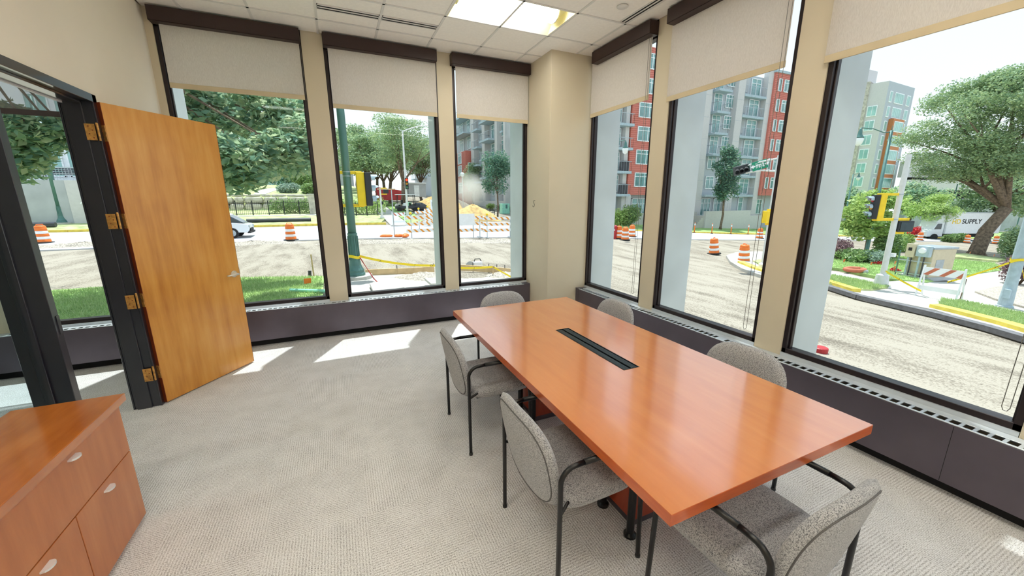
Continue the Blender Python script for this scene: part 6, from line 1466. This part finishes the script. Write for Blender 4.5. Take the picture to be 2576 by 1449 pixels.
# boulevard honey locusts going up the side street
for k, (u, v, H_, R_, lb) in enumerate([(1013, 531, 12.5, 5.6, 'nearest boulevard tree with thick forked trunk left of the red signal'), (982, 514, 12, 5.5, 'second boulevard tree from the signal'), (964, 507, 12, 5.5, 'third boulevard tree from the signal'), (949, 503.5, 13, 6, 'fourth boulevard tree from the signal, farthest up the street')]):
    p = G(u, v); 
    if k == 3: p = Vector((p.x, min(p.y, 105), p.z))
    tree('boulevard_tree', lb, (p.x, p.y, zg(p.x, p.y)), H_, R_, .27, 'lf_loc', 16000 if k == 0 else 11000, .12 if k == 0 else .15, group='trees along the side street', cz=H_*.68, rz=H_*.27, clump=60, cs=.24, seed=30+k, lean=(.5, 0), fork=.30, hollow=.2)
for k, (u, v, y_, H_, R_, lb) in enumerate([(925, 500, 62, 11, 5, 'left boulevard tree beside the park fence'), (905, 500, 72, 12, 6, 'leftmost tree of the row behind the green lamp post'), (1060, 498, 78, 12, 5.5, 'tree behind the site shed, right of the red signal')]):
    q = Y(u, v, y_); z = hill(0, y_)-1.0 if q.x < 4 else zg(q.x, y_)
    tree('boulevard_tree', lb, (q.x, y_, z), H_, R_, .25, 'lf_loc', 7000, .2, group='trees along the side street', cz=H_*.66, rz=H_*.28, clump=40, cs=.28, seed=40+k, fork=.3, hollow=.2)
# two young trees in the narrow window
for k, (u, v, H_, R_, mt, lb) in enumerate([(1191, 516, 7.2, 2.3, 'lf_loc', 'young tree partly veiled by dust in front of the red siding'), (1252, 547, 7.6, 1.9, 'lf_pine', 'slim young tree behind the bench in the narrow window')]):
    p = G(u, v); tree('young_street_tree', lb, (p.x, p.y, p.z), H_, R_, .1, mt, 6500, .11, cz=H_*.64, rz=H_*.33, clump=26, cs=.36, seed=50+k, hollow=.1)
# pin-oak like small tree in the middle right-hand window
p = Y(1812, 576, 33.0); tree('conical_tree', 'small conical dark green tree in front of the apartment steps', (p.x, p.y, p.z+.1), 9.6, 1.9, .13, 'lf_pine', 6500, .15, cz=6.2, rz=3.3, clump=34, cs=.3, seed=61, hollow=.1)
# plants by the retaining wall in the first right-hand window
for u, v, w_, h_, mt, lb, s_ in [(1562, 568, 3.2, 2.0, 'lf_light', 'clump of tall tan ornamental grass above the drums', 62), (1588, 552, 3.0, 2.4, 'shrubm', 'green bush against the low pale wall, right of the ornamental grass', 63)]:
    p = Y(u, v, 34.6); shrub('ornamental_grass' if s_ == 62 else 'bush', lb, (p.x, 34.6, zg(p.x, 34.6)), w_, 1.4, h_, mt, 2500, .12, seed=s_)
# big honey locust on the right
p = G(2452, 641); p = Vector((p.x, p.y, p.z)); dq = (p-CAM).length
TB = G(2455, 641); tc_ = at_depth(2500, 330, (TB-CAM).dot(FW))
t = tree('honey_locust', 'big spreading tree with thick leaning trunk in the right-hand window', (TB.x, TB.y, TB.z), 13.5, 7.6, .46, 'lf_loc', 75000, .105, cz=tc_.z-TB.z, rz=5.2, clump=190, cs=.15, seed=71, lean=(2.6*RT.x, 2.6*RT.y), cr_off=(tc_.x-TB.x-2.6*RT.x, tc_.y-TB.y-2.6*RT.y), fork=.30, hollow=.25, lowcut=TB.z+4.6)
for k, (u, v, d_, H_, R_, n_, mt, lb) in enumerate([(2172, 652, 0, 4.4, 1.9, 8000, 'lf_light', 'small feathery light green tree over the planting bed, left of the signal'), (2335, 600, 0, 6.0, 2.8, 6000, 'lf_light', 'bright green tree behind the pedestrian box'),
        (2414, 603, 0, 5.6, 2.7, 6000, 'lf_loc', 'small tree in front of the delivery truck'), (2482, 608, 0, 12, 6, 9000, 'lf_loc', 'second thick-trunked tree behind the big one'), (2585, 612, 0, 9, 4, 7000, 'lf_loc', 'dark tree at the right edge of the photo'),
        (2132, 530, 64, 7, 3, 4000, 'lf_dark', 'dark tree at the foot of the tower block'), (2280, 590, 0, 8, 4, 6000, 'lf_dark', 'dark tree far behind the pale signal pole')]):
    q = at_depth(u, v, d_) if d_ else G(u, v); z = zg(q.x, q.y); tree('corner_tree', lb, (q.x, q.y, z), H_, R_, .09 if k < 3 else .3, mt, n_, .13 if k < 3 else .22, group='trees around the right-hand corner', cz=H_*.66, rz=H_*.34, clump=30, cs=.33, seed=80+k, hollow=.15)
# planting bed
for k, (u, v, w_, h_, mt, n_, sz, lb) in enumerate([(2150, 662, 3.4, .75, 'shrubm', 3500, .12, 'low leafy green plants at the left of the planting bed'), (2200, 668, 2.0, .8, 'lf_grey', 3000, .08, 'silver-leaved plants left of the pale signal pole'),
        (2235, 655, 3.2, 1.9, 'shrubm', 5000, .11, 'rounded green shrub behind the pale signal pole'), (2110, 655, 2.2, 1.3, 'lf_purple', 2000, .07, 'lavender plants by the window post'), (2345, 660, 1.4, .6, 'lf_grey', 1500, .07, 'small silvery plant right of the utility cabinet'),
        (2260, 632, 3.0, 2.0, 'lf_light', 3500, .12, 'yellow-green flowering shrub above the cabinet'), (2250, 690, .6, .25, 'fl_red', 300, .06, 'small red flowers left of the cabinet'), (2205, 672, .6, .25, 'fl_red', 300, .06, 'small red flowers in the bed, left of the pole'),
        (2560, 720, 2.4, 1.7, 'lf_purple', 5000, .07, 'purple-leaved shrub behind the thick grey pole'), (2550, 655, 3.6, 2.6, 'lf_loc', 6000, .10, 'green bush at the right edge beyond the lawn')]):
    p = G(u, v); shrub('shrub', lb, (p.x, p.y, p.z+.1), w_, w_*.5, h_, mt, n_, sz, seed=90+k)
p = G(2290, 640); shrub('flower_cluster', 'bright red and pink flowers showing above the utility cabinet', (p.x, p.y, p.z+1.6), 1.5, .6, .6, 'fl_red', 500, .08, seed=120)
p = G(2400, 609); shrub('long_grass', 'long green grass strip in front of the delivery truck', (p.x, p.y, p.z), 5, 1, 1.0, 'lf_grey' if 0 else 'shrubm', 5000, .16, seed=121, box=True, lumps=10)
for k, (u, v, lb) in enumerate([(1280, 532, 'yellow-green bush right of the pale green box'), (1300, 536, 'low green bush at the foot of the concrete tower'), (1232, 527, 'leafy plants against the apartment base wall'), (1258, 530, 'small bush left of the pale green box')]):
    p = G(u, v); shrub('street_shrub', lb, (p.x, p.y, p.z), 1.5, 1.0, .9, 'lf_light' if k % 2 == 0 else 'shrubm', 800, .1, seed=130+k)

# ---- grass blades on the nearest lawns
def blades(name, x0, x1, y0, y1, n, size, mt, inside, fn, parent):
    rg = np.random.RandomState(len(name)+n); V = []
    pts = []
    while len(pts) < n:
        x, y = rg.uniform(x0, x1), rg.uniform(y0, y1)
        if inside(x, y): pts.append((x, y, fn(x, y)))
    c = np.array(pts); n = len(c); a = rg.uniform(0, 2*np.pi, n); s_ = size*rg.uniform(.5, 1.3, n); d = np.stack([np.cos(a), np.sin(a), np.zeros(n)], 1)
    V = np.empty((n, 4, 3)); V[:, 0] = c-d*s_[:, None]*.12; V[:, 1] = c+d*s_[:, None]*.12; tp = c+np.stack([rg.normal(0, .35, n)*s_, rg.normal(0, .35, n)*s_, s_], 1); V[:, 2] = tp+d*s_[:, None]*.03; V[:, 3] = tp-d*s_[:, None]*.03
    return leaf_mesh(name, V, mt, parent)
M['blade'] = leaf('grass_blades', [(148, 176, 108), (176, 200, 134), (196, 210, 156)], .4)
LW = [o for o in COL.objects if o.name.startswith('lawn')]
def poly_in(P_):
    def f(x, y):
        c = False; n_ = len(P_); j = n_-1
        for i in range(n_):
            if (P_[i][1] > y) != (P_[j][1] > y) and x < (P_[j][0]-P_[i][0])*(y-P_[i][1])/(P_[j][1]-P_[i][1])+P_[i][0]: c = not c
            j = i
        return c
    return f
blades('grass', -7, -.5, 7, 14, 45000, .07, 'blade', poly_in([(-7, 6.5), (-.5, 6.5), (-.6, 13.2), (-3, 14.1), (-7, 14.4)]), lambda x, y: zg(x, y)+.04, LW[0])
for px, n_ in (([(2040, 655), (2110, 652), (2230, 648), (2350, 655), (2420, 659), (2500, 667), (2522, 684), (2415, 700), (2330, 717), (2228, 708), (2110, 682), (2060, 676)], 26000), ([(2066, 697), (2105, 703), (2170, 716), (2237, 731), (2190, 738), (2140, 736), (2066, 717)], 6000), ([(2365, 764), (2420, 769), (2576, 803), (2700, 835), (2700, 872), (2576, 838), (2500, 816), (2358, 780)], 9000)):
    P_ = gp(px); xs_, ys_ = [p[0] for p in P_], [p[1] for p in P_]; blades('grass', min(xs_), max(xs_), min(ys_), max(ys_), n_, .09, 'blade', poly_in(P_), lambda x, y: zg(x, y)+.15, LW[3])
